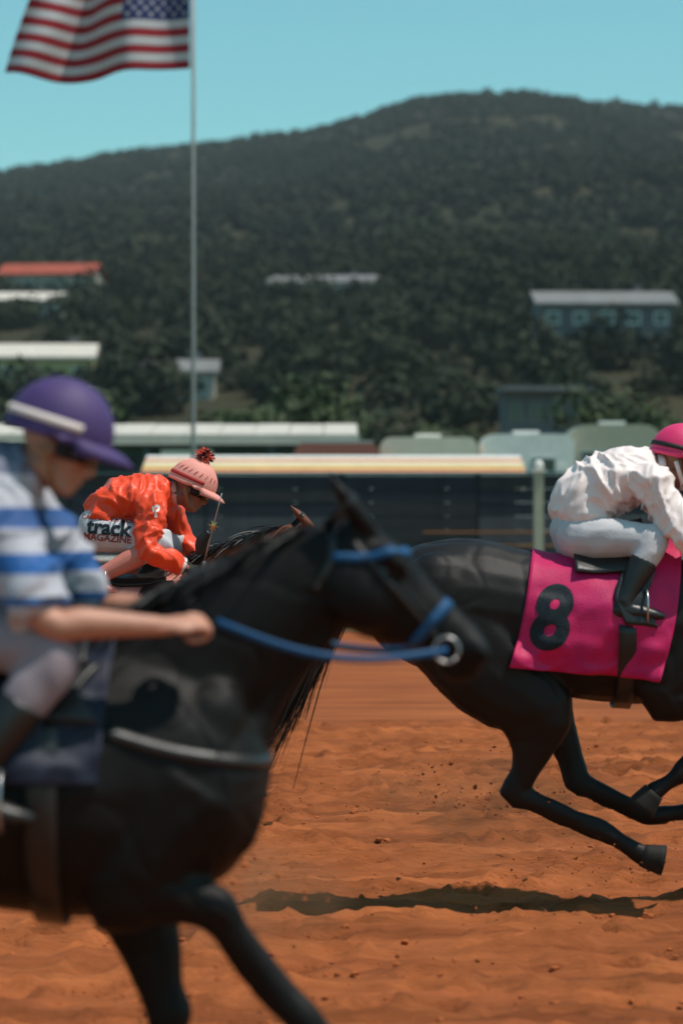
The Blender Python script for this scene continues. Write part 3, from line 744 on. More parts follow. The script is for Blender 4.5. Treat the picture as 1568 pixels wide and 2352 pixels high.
def horse(label, loc, coat, hair, P, Mz, fore, hind, tack, sc=1.0, ear=(-0.35, 0.9), tail_dir=(-1, -0.25), mane_len=0.16, blaze=False, mane_blow=1.0, bulk=1.0):
    """P poll and Mz muzzle (x,z); fore / hind: two lists each of four (x,z) joints: fore knee, fetlock, hoof; hind stifle, hock, fetlock, hoof; near side first"""
    root = thing('racehorse', label, 'horse', loc, 0, 'galloping racehorses')
    b = MB()
    # trunk
    T = [(-1.14, 1.26, .07, .07), (-1.09, 1.25, .16, .16), (-.98, 1.255, .245, .235), (-.84, 1.265, .275, .27), (-.70, 1.262, .278, .275), (-.56, 1.24, .262, .255),
         (-.40, 1.195, .285, .285), (-.22, 1.175, .308, .298), (-.06, 1.185, .33, .28), (.06, 1.20, .335, .25), (.17, 1.185, .31, .235), (.28, 1.165, .25, .215), (.37, 1.15, .165, .165), (.42, 1.14, .07, .08)]
    k_ = (bulk - 1) * .28
    b.tube([(x, 0, z - k_ * .5) for x, z, h, w in T], [(w * (1 + (bulk - 1) * .4), h + k_ * .5 * min(1, h / .2)) for x, z, h, w in T], n=22, k=3)
    def lt(p, s, **kw): b.tube(p, [(a * (1.04 * bulk), c * (1.04 * bulk)) for a, c in s], **kw)
    def tendon(Kv, Fv):
        dd = (Fv - Kv).normalized(); bk = Vector((dd.z, 0, -dd.x)); bk = bk if bk.x < 0 or abs(dd.x) > .93 else -bk
        b.tube([Kv.lerp(Fv, .06) + bk * .030, Kv.lerp(Fv, .4) + bk * .040 * bulk, Kv.lerp(Fv, .75) + bk * .038 * bulk, Fv + bk * .030], [(.016, .016), (.013, .013), (.014, .014), (.020, .020)], n=8)
        b.ell(Fv, (.040 * bulk, .036 * bulk, .042 * bulk))
    b.ell((-.05, 0, 1.50), (.19, .065, .085))
    for s in (-1, 1):
        b.ell((.20, s * .115, 1.20), (.13, .095, .27), Matrix.Rotation(R(28), 3, 'Y'))      # shoulder
        b.ell((.04, s * .150, 1.08), (.16, .080, .17))                                       # triceps
        b.ell((.31, s * .075, 1.10), (.11, .085, .15))                                      # breast
        b.ell((-.86, s * .155, 1.27), (.21, .12, .22))                                      # haunch
        b.ell((-1.01, s * .115, 1.20), (.095, .085, .15))                                    # buttock
        b.ell((-.68, s * .170, 1.35), (.14, .08, .09))                                      # point of hip
    # neck
    P3 = Vector((P[0], 0, P[1])); M3 = Vector((Mz[0], 0, Mz[1]))
    n0 = Vector((.06, 0, 1.30)); ne = P3 + Vector((-.045, 0, -.075))
    d = ne - n0
    up = Vector((-d.z, 0, d.x)).normalized()
    b.tube([n0 - d * .12, n0, n0 + d * .30 + up * .012, n0 + d * .62 + up * .022, n0 + d * .86 + up * .012, ne + d.normalized() * .02],
           [(.17, .28), (.175, .275), (.128, .225), (.098, .180), (.082, .145), (.070, .115)], n=18, k=4)
    b.tube([n0 + Vector((0, 0, .24)), n0 + d * .5 + up * .185, ne + up * .095], [(.05, .05), (.035, .04), (.03, .03)], n=10)     # crest
    b.tube([Vector((.34, .0, 1.18)), n0 + d * .5 - up * .16, ne - up * .10 + d * .02], [(.085, .07), (.05, .05), (.045, .04)], n=10)   # windpipe
    # head
    A = (M3 - P3); HL = A.length; A.normalize(); U = Vector((-A.z, 0, A.x))
    hp = lambda t, o, y=0.0: P3 + A * (t * HL) + U * o + Vector((0, y, 0))
    HS = [(-.08, -.05, .06, .045), (-.02, -.05, .095, .072), (.08, -.058, .118, .088), (.20, -.072, .140, .097), (.33, -.074, .138, .090), (.46, -.066, .114, .071), (.60, -.053, .086, .056),
          (.74, -.045, .072, .050), (.86, -.043, .068, .054), (.95, -.046, .058, .052), (1.0, -.050, .040, .040), (1.02, -.05, .015, .02)]
    b.tube([hp(t, o) for t, o, h, w in HS], [(w, h) for t, o, h, w in HS], n=18, k=4)
    rotA = Matrix((A, Vector((0, 1, 0)), U)).transposed()
    for s in (-1, 1):
        b.ell(hp(.24, -.115, s * .062), (.115, .045, .095), rotA)        # cheek
        b.ell(hp(.25, .012, s * .080), (.058, .028, .030), rotA)         # brow
        b.tube([hp(.30, -.03, s * .088), hp(.48, -.045, s * .066), hp(.66, -.045, s * .050)], [(.012, .016), (.012, .014), (.008, .008)], n=8)   # facial crest
        b.ell(hp(.935, -.020, s * .043), (.042, .022, .032), rotA)       # nostril flare
        e0 = hp(.015, .035, s * .052); ev = Vector((ear[0], s * .16, ear[1])).normalized()
        b.tube([e0 - ev * .03, e0 + ev * .02, e0 + ev * .075, e0 + ev * .13, e0 + ev * .175], [(.024, .026), (.032, .030), (.034, .026), (.020, .016), (.004, .004)], n=10)
    b.ell(hp(.90, -.112), (.045, .038, .028), rotA)                      # chin
    b.ell(hp(.975, -.075), (.03, .042, .03), rotA)                       # upper lip
    # legs
    hoofs = []
    for s, (K, F, H) in zip((-1, 1), fore):
        y = s * .155; yl = s * .135
        E = Vector((.02 + (K[0] - .02) * .06, y, .93))
        Kv = Vector((K[0], yl, K[1])); Fv = Vector((F[0], yl, F[1])); Hv = Vector((H[0], yl, H[1]))
        lt([Vector((.20, y, 1.20)), E, E.lerp(Kv, .4), E.lerp(Kv, .8), Kv, Kv.lerp(Fv, .2)],
               [(.085, .15), (.078, .125), (.060, .085), (.043, .054), (.045, .053), (.030, .038)], n=12, k=3)
        lt([Kv, Kv.lerp(Fv, .25), Kv.lerp(Fv, .7), Fv, Fv.lerp(Hv, .45), Hv],
               [(.040, .048), (.028, .036), (.027, .037), (.036, .043), (.027, .032), (.036, .042)], n=12, k=3)
        tendon(Kv, Fv); hoofs.append((Fv, Hv))
    for s, (St, Hk, F, H) in zip((-1, 1), hind):
        y = s * .165; yl = s * .13
        hip = Vector((-.84, y, 1.24)); Sv = Vector((St[0], y, St[1])); Kv = Vector((Hk[0], yl, Hk[1])); Fv = Vector((F[0], yl, F[1])); Hv = Vector((H[0], yl, H[1]))
        lt([hip, hip.lerp(Sv, .55) + Vector((-.04, 0, -.02)), Sv + Vector((-.05, 0, .03)), Sv.lerp(Kv, .35) + Vector((-.025, 0, 0)), Sv.lerp(Kv, .75), Kv, Kv.lerp(Fv, .18)],
               [(.115, .23), (.110, .20), (.088, .135), (.062, .092), (.040, .056), (.040, .060), (.034, .046)], n=12, k=3)
        lt([Vector((-1.0, y * .8, 1.22)), Sv + Vector((-.20, 0, .10)), Sv.lerp(Kv, .30) + Vector((-.075, 0, 0)), Sv.lerp(Kv, .7) + Vector((-.03, 0, 0))], [(.075, .11), (.085, .12), (.05, .06), (.025, .03)], n=12, k=3)   # hamstring
        b.ell(Kv + (Kv - Sv).normalized() * .015 + (Kv - Fv).normalized() * .035, (.03, .026, .03))
        lt([Kv, Kv.lerp(Fv, .25), Kv.lerp(Fv, .7), Fv, Fv.lerp(Hv, .45), Hv],
               [(.037, .052), (.030, .042), (.028, .038), (.037, .045), (.028, .034), (.038, .044)], n=12, k=3)
        tendon(Kv, Fv); hoofs.append((Fv, Hv))
    body = b.remesh(0.0105, 6)
    body.displace(lambda p: 0.0040 * noise.noise(p * 7) + 0.0016 * noise.noise(p * 17) - 0.0030 * max(0, 1 - abs(noise.noise(p * 5.5 + Vector((4, 2, 1)))) * 7))
    body.scale(sc); body.build('body', coat, root)
    bv = body.bvh()
    hq = lambda t, o, y=0.0: hp(t, o, y) * sc
    for Fv, Hv in hoofs:
        h = MB(); d2 = (Hv - Fv).normalized(); f = Vector((-d2.z, 0, d2.x)); f = f if f.x > 0 else -f
        h.tube([Hv - d2 * .012, Hv + d2 * .03 + f * .012, Hv + d2 * .075 + f * .028], [(.040, .046), (.047, .055), (.054, .064)], n=16, k=2)
        h.scale(sc).build('hoof', M['hoof'], root)
    for s in (-1, 1):
        e = MB(); q, nn = conform(bv, [hq(.255, -.028, s * .3)], [Vector((0, -s, 0))], -0.012 * sc)
        e.ell(q[0], (.024 * sc, .018 * sc, .019 * sc), rotA); e.build('eye', M['eye'], root)
        lid = MB(); lid.tube([q[0] + rotA @ Vector((.030 * math.cos(a), s * -.001 + s * .010, .022 * math.sin(a))) * sc for a in np.linspace(-.2, 3.5, 9)], [(.007 * sc, .007 * sc)] * 9, n=6, k=2)
        lid.build('eyelid', coat, root)
        nz = MB(); q, nn = conform(bv, [hq(.945, -.022, s * .3)], [Vector((-.0, -s, 0))], -0.006 * sc)
        nz.ell(q[0] + A * .006, (.026 * sc, .010 * sc, .015 * sc), rotA); nz.build('nostril', M['nostril'], root)
    # mane
    mn = MB(); rr = random.Random(int(P[0] * 1000) + int(loc[1] * 10))
    def crest(t):
        c = n0.lerp(ne, t); q = c + up * 1.0
        h = bv.ray_cast(q * sc, -up, 3.0)
        return (h[0] if h[0] else c * sc)
    cp = [crest(t) for t in np.linspace(0.16, 1.02, 40)]
    for k in range(430):
        t = rr.random() * 38.99; i = int(t); p = cp[i].lerp(cp[i + 1], t - i) + Vector((0, rr.uniform(-.022, .022), -.012))
        L = mane_len * rr.uniform(.55, 1.15); side = rr.choice((-1, -1, 1))
        dv = (up * rr.uniform(.35, .8) * mane_blow - d.normalized() * rr.uniform(.5, 1.1) * mane_blow + Vector((0, side * rr.uniform(.1, .75), 0))).normalized()
        g = Vector((0, side * .25, -1.0 + .45 * mane_blow)); pts = []; w = rr.uniform(.004, .009)
        for j in range(5):
            s_ = j / 4; pts.append(p + dv * (L * s_) + g * (L * .75 * s_ * s_))
        wv = Vector((rr.uniform(-1, 1), rr.uniform(-1, 1), rr.uniform(-.4, .4))).normalized()
        vs = []
        for j, q in enumerate(pts):
            ww = w * (1 - .8 * (j / 4)); vs += [q - wv * ww, q + wv * ww]
        mn.add(vs, [(2 * j, 2 * j + 1, 2 * j + 3, 2 * j + 2) for j in range(4)])
    for k in range(26):                                     # forelock
        p = hq(rr.uniform(-.02, .06), .055, rr.uniform(-.03, .03)); pts = []
        dv = (A * rr.uniform(-.4, .5) + U * .5 + Vector((0, rr.uniform(-.6, .6), 0))).normalized(); L = rr.uniform(.07, .13)
        wv = Vector((0, 1, 0)); vs = []
        for j in range(4):
            q = p + dv * (L * j / 3) + Vector((-.2, 0, -.5)) * (L * (j / 3) ** 2); ww = .004 * (1 - .25 * j); vs += [q - wv * ww, q + wv * ww]
        mn.add(vs, [(2 * j, 2 * j + 1, 2 * j + 3, 2 * j + 2) for j in range(3)])
    tag(mn.build('mane', hair, root), kind='stuff')
    # tail
    tl = MB(); dk = Vector((-1.10, 0, 1.40)) * sc; td = Vector((tail_dir[0], 0, tail_dir[1])).normalized()
    tl.tube([dk + Vector((.06, 0, -.02)), dk + Vector((-.07, 0, .03)), dk + td * .26 + Vector((0, 0, .02))], [(.035, .035), (.032, .032), (.012, .012)], n=8)
    for k in range(620):
        t = rr.random(); p = dk + Vector((-.04, 0, .015)) + td * (.24 * t) + Vector((0, rr.uniform(-.028, .028), rr.uniform(-.025, .025)))
        L = rr.uniform(.38, .80); a = rr.gauss(0, .10); dv = Vector((td.x + rr.gauss(0, .08), a, td.z + rr.gauss(0, .12))).normalized()
        wv = Vector((rr.uniform(-.3, .3), rr.uniform(-1, 1), rr.uniform(-1, 1))).normalized(); w = rr.uniform(.006, .013); vs = []
        for j in range(6):
            s_ = j / 5; q = p + dv * (L * s_) + Vector((0, .03 * math.sin(s_ * 5 + k), .03 * math.sin(s_ * 4 + k * .3) - .30 * s_ * s_ * L)); ww = w * (1 - .75 * s_); vs += [q - wv * ww, q + wv * ww]
        tl.add(vs, [(2 * j, 2 * j + 1, 2 * j + 3, 2 * j + 2) for j in range(5)])
    tag(tl.build('tail', hair, root), kind='stuff')
    # bridle
    def ring(t, o, a0, a1, n, wid, name, m, th=.004, tilt=0.0):
        pts = []; dr = []
        for a in np.linspace(R(a0), R(a1), n):
            dd = Vector((0, math.sin(a), 0)) + U * math.cos(a); pts.append(hq(t, o) + (dd * .30 + A * tilt * math.cos(a)) * sc); dr.append(-dd)
        p, q = conform(bv, pts, dr, .002); r = MB(); r.ribbon(p, q, wid * sc, th * sc); return r.build(name, m, root)
    ring(.64, -.05, -180, 180, 36, .030, 'noseband', tack[0])
    ring(.09, -.05, -118, 118, 28, .026, 'browband', tack[0], tilt=.10)
    ring(-.045, -.06, -150, 150, 28, .022, 'headpiece', tack[1], tilt=-.05)
    for s in (-1, 1):
        pts = [hq(t, o, s * .4) for t, o in zip(np.linspace(.03, .80, 22), np.linspace(-.02, -.075, 22))]
        p, q = conform(bv, pts, [Vector((0, -s, 0))] * 22, .002); r = MB(); r.ribbon(p, q, .018 * sc, .004 * sc); r.build('cheek_strap', tack[1], root)
        c = p[-1] + Vector((0, s * .008, 0)); r = MB(); n = 20
        r.tube([c + A * (.034 * sc * math.cos(a)) + U * (.034 * sc * math.sin(a)) for a in np.linspace(0, 2 * math.pi, n)], [(.0045, .0045)] * n, n=6, k=1); r.build('bit_ring', M['metal'], root)
    if blaze:
        pts = [hq(t, .3, w) for t in np.linspace(.16, .62, 12) for w in (-.026, .026)]; p, q = conform(bv, pts, [-U] * 24, .0025)
        r = MB(); r.add(p, [(2 * i, 2 * i + 1, 2 * i + 3, 2 * i + 2) for i in range(11)]); r.build('blaze', M['fur_white'], root)
    H = Horse(); H.root = root; H.bvh = bv; H.bit = {s: hq(.80, -.075, s * .085) for s in (-1, 1)}; H.sc = sc; H.n0, H.ne, H.up = n0, ne, up
    return H

def reins(H, hands, m):
    for s in (-1, 1):
        a = H.bit[s] + Vector((0, s * .01, 0)); e = hands[s]; r = MB(); pts = []
        for t in np.linspace(0, 1, 16):
            p = a.lerp(e, t) + Vector((0, s * .10 * math.sin(math.pi * t), -.05 * math.sin(math.pi * t)))
            pts.append(p)
        r.ribbon(pts, [Vector((0, s, 0.0))] * 16, .02, .004); r.build('rein', m, H.root)

def barrel_wrap(H, x0, x1, ns, a0, a1, na, cx=1.15, off=.012, wob=None, far=1.2, shear=0.0, rise=0.0):
    V = []
    for j in range(na):
        for i in range(ns):
            a = R(a0 + (a1 - a0) * j / (na - 1)); e_ = abs(2 * j / (na - 1) - 1)
            x = x0 + (x1 - x0) * i / (ns - 1); ex = x - shear * e_ ** 1.3; a *= 1 - rise * (1 - i / (ns - 1))
            d = Vector((0, math.sin(a), math.cos(a)))
            h = H.bvh.ray_cast(Vector((ex, 0, cx)) + d * far, -d, 2)
            p = h[0] if h[0] else Vector((ex, 0, cx)) + d * .3
            o = off + (wob(i / (ns - 1), j / (na - 1), a) if wob else 0)
            V.append(p + d * o)
    m = MB(); m.v = [tuple(p) for p in V]
    for j in range(na - 1):
        for i in range(ns - 1):
            q = j * ns + i; m.f.append((q, q + 1, q + ns + 1, q + ns)); m.mi.append(0)
    return m

def saddle(H, x, wob_seed=0, cloth=None, cx0=-.5, cx1=.08, drop=100, shear=0.03, rise=0.03):
    def wob(s, t, a):
        e = abs(2 * t - 1); k = max(0, e - .45) / .55
        return .022 * noise.noise(Vector((s * 4 + t * 5 + wob_seed, t * 11 - s * 2, 0.3))) * (0.5 + k) + .010 * (1 - min(1, abs(noise.noise(Vector((s * 3 + t * 6, t * 7 - s * 3 + wob_seed, 2.2)))) * 4)) * (.3 + k) + .020 * k * (1 + math.sin(s * 9 + t * 5 + wob_seed)) + .028 * k * k * (1 - s) ** 2
    c = barrel_wrap(H, cx0, cx1, 44, -drop, drop, 90, off=.010, wob=wob, shear=shear, rise=rise)
    co = c.build('saddle_cloth', cloth, H.root, solid=.006)
    H.cloth = c.bvh()
    sd = barrel_wrap(H, x - .24, x + .09, 26, -31, 31, 30, off=.026, wob=lambda s, t, a: .03 * (max(0, (abs(s - .5) - .2)) * 2) ** 1.5 + .006)
    sd.build('saddle', M['leather'], H.root, solid=.016)
    fl = barrel_wrap(H, x - .07, x + .08, 12, -60, -29, 16, off=.030, shear=-.05); fl.build('saddle_flap', M['leather'], H.root, solid=.010)
    fl = barrel_wrap(H, x - .07, x + .08, 12, 29, 60, 16, off=.030, shear=-.05); fl.build('saddle_flap', M['leather'], H.root, solid=.010)
    g = barrel_wrap(H, x - .05, x + .03, 4, 60, 300, 50, off=.022, far=.43); g.build('girth', M['leather'], H.root, solid=.006)
    return co

def print_text(txt, size, bold, center, proj, m, parent, name, shear=0.0, rot=0.0, sub=2, spacing=1.0, squash=1.0):
    """lettering laid on a surface: centred flat text, each point carried by proj(dx, dz)"""
    cu = bpy.data.curves.new('t', 'FONT'); cu.body = txt; cu.size = size; cu.offset = bold; cu.align_x = 'CENTER'; cu.align_y = 'CENTER'; cu.shear = shear; cu.space_character = spacing; cu.resolution_u = 6
    o = bpy.data.objects.new('t', cu); C.objects.link(o)
    dg = bpy.context.evaluated_depsgraph_get(); dg.update(); me = o.evaluated_get(dg).to_mesh()
    bm = bmesh.new(); bm.from_mesh(me); o.evaluated_get(dg).to_mesh_clear(); bpy.data.objects.remove(o)
    bmesh.ops.triangulate(bm, faces=bm.faces)
    for _ in range(sub): bmesh.ops.subdivide_edges(bm, edges=[e for e in bm.edges if e.calc_length() > size * .06], cuts=1)
    bmesh.ops.triangulate(bm, faces=bm.faces)
    ca, sa = math.cos(rot), math.sin(rot); r = MB()
    for v in bm.verts:
        x, z = v.co.x * squash, v.co.y; r.v.append(tuple(proj(center[0] + x * ca - z * sa, center[1] + x * sa + z * ca)))
    r.f = [tuple(v.index for v in f.verts) for f in bm.faces]; r.mi = [0] * len(r.f); bm.free()
    return r.build(name, m, parent, smooth=False)

# ------------------------------------------------------------------ riders
def fist(wr, direction, back, sgn, s=1.0):
    """closed hand: palm, four unequal bent fingers, thumb; grows from the wrist along direction; back = normal of the back of the hand"""
    X = Vector(direction).normalized(); Z = (Vector(back) - X * Vector(back).dot(X)).normalized(); Y = Z.cross(X) * sgn
    W = Vector(wr); q = lambda x, y, z: W + (X * x + Y * y + Z * z) * s
    b = MB(); rot = Matrix((X, Y, Z)).transposed()
    b.ell(q(.048, 0, 0), (.050 * s, .040 * s, .017 * s), rot)
    b.tube([q(-.03, 0, 0), q(.01, 0, 0), q(.05, 0, 0), q(.085, 0, -.002)], [(.024 * s, .020 * s), (.027 * s, .018 * s), (.038 * s, .017 * s), (.036 * s, .014 * s)], lat=Y, n=12)
    for i, (yy, l) in enumerate(((-.030, .92), (-.010, 1.04), (.010, 1.0), (.029, .82))):
        b.tube([q(.070, yy, .002), q(.092, yy, .001), q(.092 + .026 * l, yy * .95, -.012), q(.092 + .016 * l, yy * .9, -.040 * l), q(.070, yy * .9, -.044 * l), q(.058, yy * .9, -.034 * l)],
               [(.0100 * s, .0105 * s), (.0100 * s, .0110 * s), (.0092 * s, .0098 * s), (.0086 * s, .0092 * s), (.008 * s, .0085 * s), (.006 * s, .006 * s)], lat=Y, n=8, k=3)
    b.tube([q(.018, -.028, -.006), q(.044, -.048, -.018), q(.070, -.046, -.034), q(.090, -.026, -.044)], [(.014 * s, .014 * s), (.0125 * s, .012 * s), (.0105 * s, .010 * s), (.006 * s, .006 * s)], lat=Y, n=8)
    return b.remesh(.0036 * s, 2)

def rider(label, loc, J, mats, cap, pitch, wr_seed=0, glove=None, short_sleeve=False, yaw=0.0, jersey_puff=1.0, wamp=1.0):
    root = thing('person', label, 'person', loc, 0, 'jockeys riding the racehorses')
    V = lambda k: Vector(J[k])
    hc = V('head')
    Rm = Matrix.Rotation(yaw, 3, 'Z') @ Matrix.Rotation(pitch, 3, 'Y')
    h = lambda x, y, z: hc + Rm @ Vector((x, y, z))
    sk = mats['skin']
    b = MB()
    b.tube([V('pelvis') - (V('mid') - V('pelvis')) * .5, V('pelvis'), V('mid'), V('chest'), V('neck')], [(.10, .08), (.155, .115), (.135, .10), (.165, .115), (.075, .07)], n=16)
    b.tube([V('chest').lerp(V('neck'), .6), V('neck'), h(-.025, 0, -.06)], [(.07, .065), (.056, .058), (.052, .055)], n=12)
    # head: skull, jaw, chin, brow, nose, lips, ears
    b.ell(h(-.012, 0, .035), (.095, .075, .088), Rm); b.ell(h(.018, 0, -.035), (.068, .060, .085), Rm); b.ell(h(.052, 0, -.098), (.030, .030, .024), Rm)
    b.tube([h(-.03, .05, -.05), h(.03, .045, -.095), h(.06, 0, -.108), h(.03, -.045, -.095), h(-.03, -.05, -.05)], [(.016, .018)] * 5, lat=(0, 0, 1), n=8)
    b.tube([h(.072, -.045, .012), h(.086, 0, .016), h(.072, .045, .012)], [(.012, .012)] * 3, lat=(0, 0, 1), n=8)
    b.tube([h(.080, 0, .008), h(.098, 0, -.022), h(.108, 0, -.042), h(.088, 0, -.050)], [(.010, .010), (.011, .012), (.016, .013), (.014, .008)], n=10)
    b.ell(h(.080, 0, -.070), (.014, .024, .007), Rm); b.ell(h(.078, 0, -.082), (.014, .021, .007), Rm)
    for s in (-1, 1):
        b.ell(h(.055, s * .040, -.022), (.025, .020, .020), Rm)
        b.ell(h(-.010, s * .078, -.015), (.018, .010, .032), Rm)
    hands = {}
    for s, k in ((-1, 'n'), (1, 'f')):
        sh, el, wr, ha = V('sh' + k), V('el' + k), V('wr' + k), V('ha' + k)
        b.tube([V('chest').lerp(sh, .4), sh, sh.lerp(el, .35), el, el.lerp(wr, .28), el.lerp(wr, .7), wr, wr + (ha - wr).normalized() * .03],
               [(.07, .075), (.056, .062), (.048, .052), (.040, .042), (.043, .046), (.033, .036), (.026, .022), (.024, .02)], n=12, k=3, lat=(0, 0, 1))
        hi, kn, an, to = V('hi' + k), V('kn' + k), V('an' + k), V('to' + k)
        b.tube([V('pelvis').lerp(hi, .5), hi, hi.lerp(kn, .45), kn, kn.lerp(an, .3), kn.lerp(an, .75), an], [(.09, .09), (.076, .078), (.064, .068), (.043, .046), (.044, .046), (.032, .034), (.028, .032)], n=12, k=3)
        b.tube([an + (an - to).normalized() * .03 + Vector((0, 0, -.03)), an + Vector((0, 0, -.03)), an.lerp(to, .5) + Vector((0, 0, -.012)), an.lerp(to, .78) + Vector((0, 0, -.008))], [(.016, .018), (.024, .026), (.026, .018), (.014, .010)], n=10)
        hands[s] = fist(wr, ha - wr, J.get('bk' + k, (0, s * .9, .45)), s)
    body = b.remesh(.0085, 3)
    if not glove:
        for s in (-1, 1): body.add(hands[s].v, hands[s].f)
    body.build('body', sk, root)
    if glove:
        for s in (-1, 1): hands[s].build('glove', glove, root)
    for s in (-1, 1):
        e = MB(); e.ell(h(.066, s * .031, -.002), (.013, .0145, .0125)); e.build('eye', M['fur_white'], root)
        e = MB(); e.ell(h(.0765, s * .031, -.004), (.0045, .0065, .0065)); e.build('iris', M['eye'], root)
    # jersey
    j = MB(); pf = jersey_puff
    j.tube([V('pelvis').lerp(V('mid'), .15), V('pelvis').lerp(V('mid'), .5), V('mid'), V('mid').lerp(V('chest'), .5), V('chest'), V('chest').lerp(V('neck'), .55), V('neck')],
           [(.155, .12), (.170 * pf, .13 * pf), (.162 * pf, .125 * pf), (.178 * pf, .135 * pf), (.185, .135), (.135, .11), (.078, .074)], n=22)
    for s, k in ((-1, 'n'), (1, 'f')):
        sh, el, wr = V('sh' + k), V('el' + k), V('wr' + k)
        pts = [V('chest').lerp(sh, .35), sh, sh.lerp(el, .4), el]; se = [(.085, .10), (.080, .085), (.070 * pf, .076 * pf), (.060, .064)]
        if short_sleeve: pts[-1] = sh.lerp(el, .92); se = [(.085, .10), (.085, .088), (.080, .086), (.076, .080)]
        else: pts += [el.lerp(wr, .35), el.lerp(wr, .8), el.lerp(wr, .98)]; se += [(.058 * pf, .062 * pf), (.044, .046), (.036, .036)]
        j.tube(pts, se, n=16, k=4, lat=(0, 0, 1))
    jm = j.remesh(.0095, 4)
    o = Vector((wr_seed * 3.1, wr_seed, 0))
    def wrk(p):
        q = Vector((p.x * 4.2, p.y * 4, p.z * 4.2)) + o
        q += Vector((noise.noise(q * .7), noise.noise(q * .7 + Vector((5, 1, 2))), noise.noise(q * .7 + Vector((1, 9, 4))))) * .9
        r1 = (1 - min(1, abs(noise.noise(Vector((q.x * 2.0 + q.z * 1.0, q.y * 1.4, q.z * 1.1 - q.x * 1.2)))) * 2.6)) ** 1.6
        r2 = (1 - min(1, abs(noise.noise(Vector((q.x * 3.4 - q.z * 1.6, q.y * 2.6, q.z * 2.6 + q.x * 1.8)) + Vector((3, 3, 3)))) * 2.6)) ** 1.5
        return wamp * (.022 * r1 + .012 * r2 - .006)
    jm.displace(wrk); jo = jm.build('jersey', mats['jersey'], root)
    cl = MB(); nd = (h(-.025, 0, -.06) - V('chest')).normalized(); cc = V('neck').lerp(h(-.02, 0, -.06), .25); a1 = nd.cross(Vector((0, 1, 0))).normalized(); n = 24
    cl.tube([cc + (a1 * math.cos(a) + Vector((0, 1, 0)) * math.sin(a)) * .066 for a in np.linspace(0, 2 * math.pi, n)], [(.010, .020)] * n, lat=a1, n=8, k=1)
    cl.build('collar', mats.get('collar', mats['jersey']), root)
    # breeches
    t = MB()
    t.tube([V('pelvis') - (V('mid') - V('pelvis')).normalized() * .13, V('pelvis') - (V('mid') - V('pelvis')).normalized() * .06, V('pelvis'), V('pelvis').lerp(V('mid'), .35), V('pelvis').lerp(V('mid'), .6)],
           [(.09, .07), (.155, .115), (.172, .135), (.162, .125), (.150, .115)], n=20)
    for k in ('n', 'f'):
        hi, kn, an = V('hi' + k), V('kn' + k), V('an' + k)
        t.tube([V('pelvis').lerp(hi, .5), hi, hi.lerp(kn, .45), hi.lerp(kn, .85), kn, kn.lerp(an, .25), kn.lerp(an, .5)], [(.115, .12), (.104, .108), (.088, .092), (.068, .074), (.066, .070), (.062, .066), (.05, .05)], n=16, k=4)
    tm = t.remesh(.0095, 4); tm.displace(lambda p: .004 * (1 - abs(noise.noise(p * 11 + o)) * 2) + .004 * noise.noise(p * 5 + o))
    tm.build('breeches', mats['breeches'], root)
    # boots
    for s, k in ((-1, 'n'), (1, 'f')):
        kn, an, to = V('kn' + k), V('an' + k), V('to' + k); bt = MB()
        bt.tube([kn.lerp(an, .32), kn.lerp(an, .5), kn.lerp(an, .8), an], [(.064, .066), (.060, .062), (.046, .048), (.042, .05)], n=14)
        dn = Vector((0, 0, -1)); fw = (to - an).normalized()
        bt.tube([an - fw * .055 + dn * .035, an - fw * .01 + dn * .03, an.lerp(to, .5) + dn * .012, an.lerp(to, .85) + dn * .006, to + fw * .02], [(.03, .034), (.040, .05), (.043, .036), (.038, .026), (.014, .012)], n=12)
        bm_ = bt.remesh(.008, 3); bo = bm_.build('boot', mats['boot'], root)
        so = MB(); so.tube([an - fw * .055 + dn * .060, an.lerp(to, .5) + dn * .040, to + fw * .012 + dn * .010], [(.028, .006), (.038, .006), (.018, .005)], n=10); so.build('sole', M['rubber'], bo)
        st = MB(); c = an.lerp(to, .62); n = 18
        st.tube([c + Vector((0, .062 * math.cos(a), .02 + .075 * math.sin(a))) for a in np.linspace(0, 2 * math.pi, n)], [(.006, .009)] * n, lat=(1, 0, 0), n=8, k=1)
        st.build('stirrup_iron', M['metal'], root)
        sl = MB(); top = Vector((c.x * .4 + V('pelvis').x * .2 + kn.x * .4 - .02, s * .17, V('pelvis').z - .16)); a_ = c + Vector((0, 0, .095))
        sl.ribbon([a_.lerp(top, q) for q in np.linspace(0, 1, 5)], [Vector((0, s, .1))] * 5, .022, .005); sl.build('stirrup_leather', M['leather'], root)
    # helmet with cloth cap cover
    hm = MB(); nu, nv = 40, 18
    def dome(ph, th, k=1.0):
        x, y, z = .142 * math.sin(ph) * math.cos(th), .118 * math.sin(ph) * math.sin(th), .138 * math.cos(ph)
        return Vector((x * k - .008, y * k, z * k + .040))
    vs = []; fs = []
    for i in range(nv + 1):
        for jx in range(nu):
            th = 2 * math.pi * jx / nu; ph = (i / nv) * R(97)
            g = 1 - .010 * max(0, 1 - abs(((th / (2 * math.pi) * 8) % 1) - .5) * 14) * min(1, i / 5)   # panel seams
            wv = 1 + .010 * noise.noise(Vector((math.cos(th) * 3, math.sin(th) * 3, ph * 3 + wr_seed)))
            p = dome(ph, th, g * wv)
            vs.append(h(*p))
    for i in range(nv):
        for jx in range(nu): fs.append((i * nu + jx, (i + 1) * nu + jx, (i + 1) * nu + (jx + 1) % nu, i * nu + (jx + 1) % nu))
    hm.add(vs, fs); ho = hm.build('helmet', cap['m'], root, solid=.008)
    rb = MB(); rb.tube([h(*dome(R(96), a, 1.015)) for a in np.linspace(0, 2 * math.pi, 41)], [(.007, .013)] * 41, lat=Rm @ Vector((1, 0, 0)), n=8, k=1)
    rb.build('rim_band', cap.get('rim', cap['m']), ho)
    pk = MB(); n = 17; vs = []; fs = []
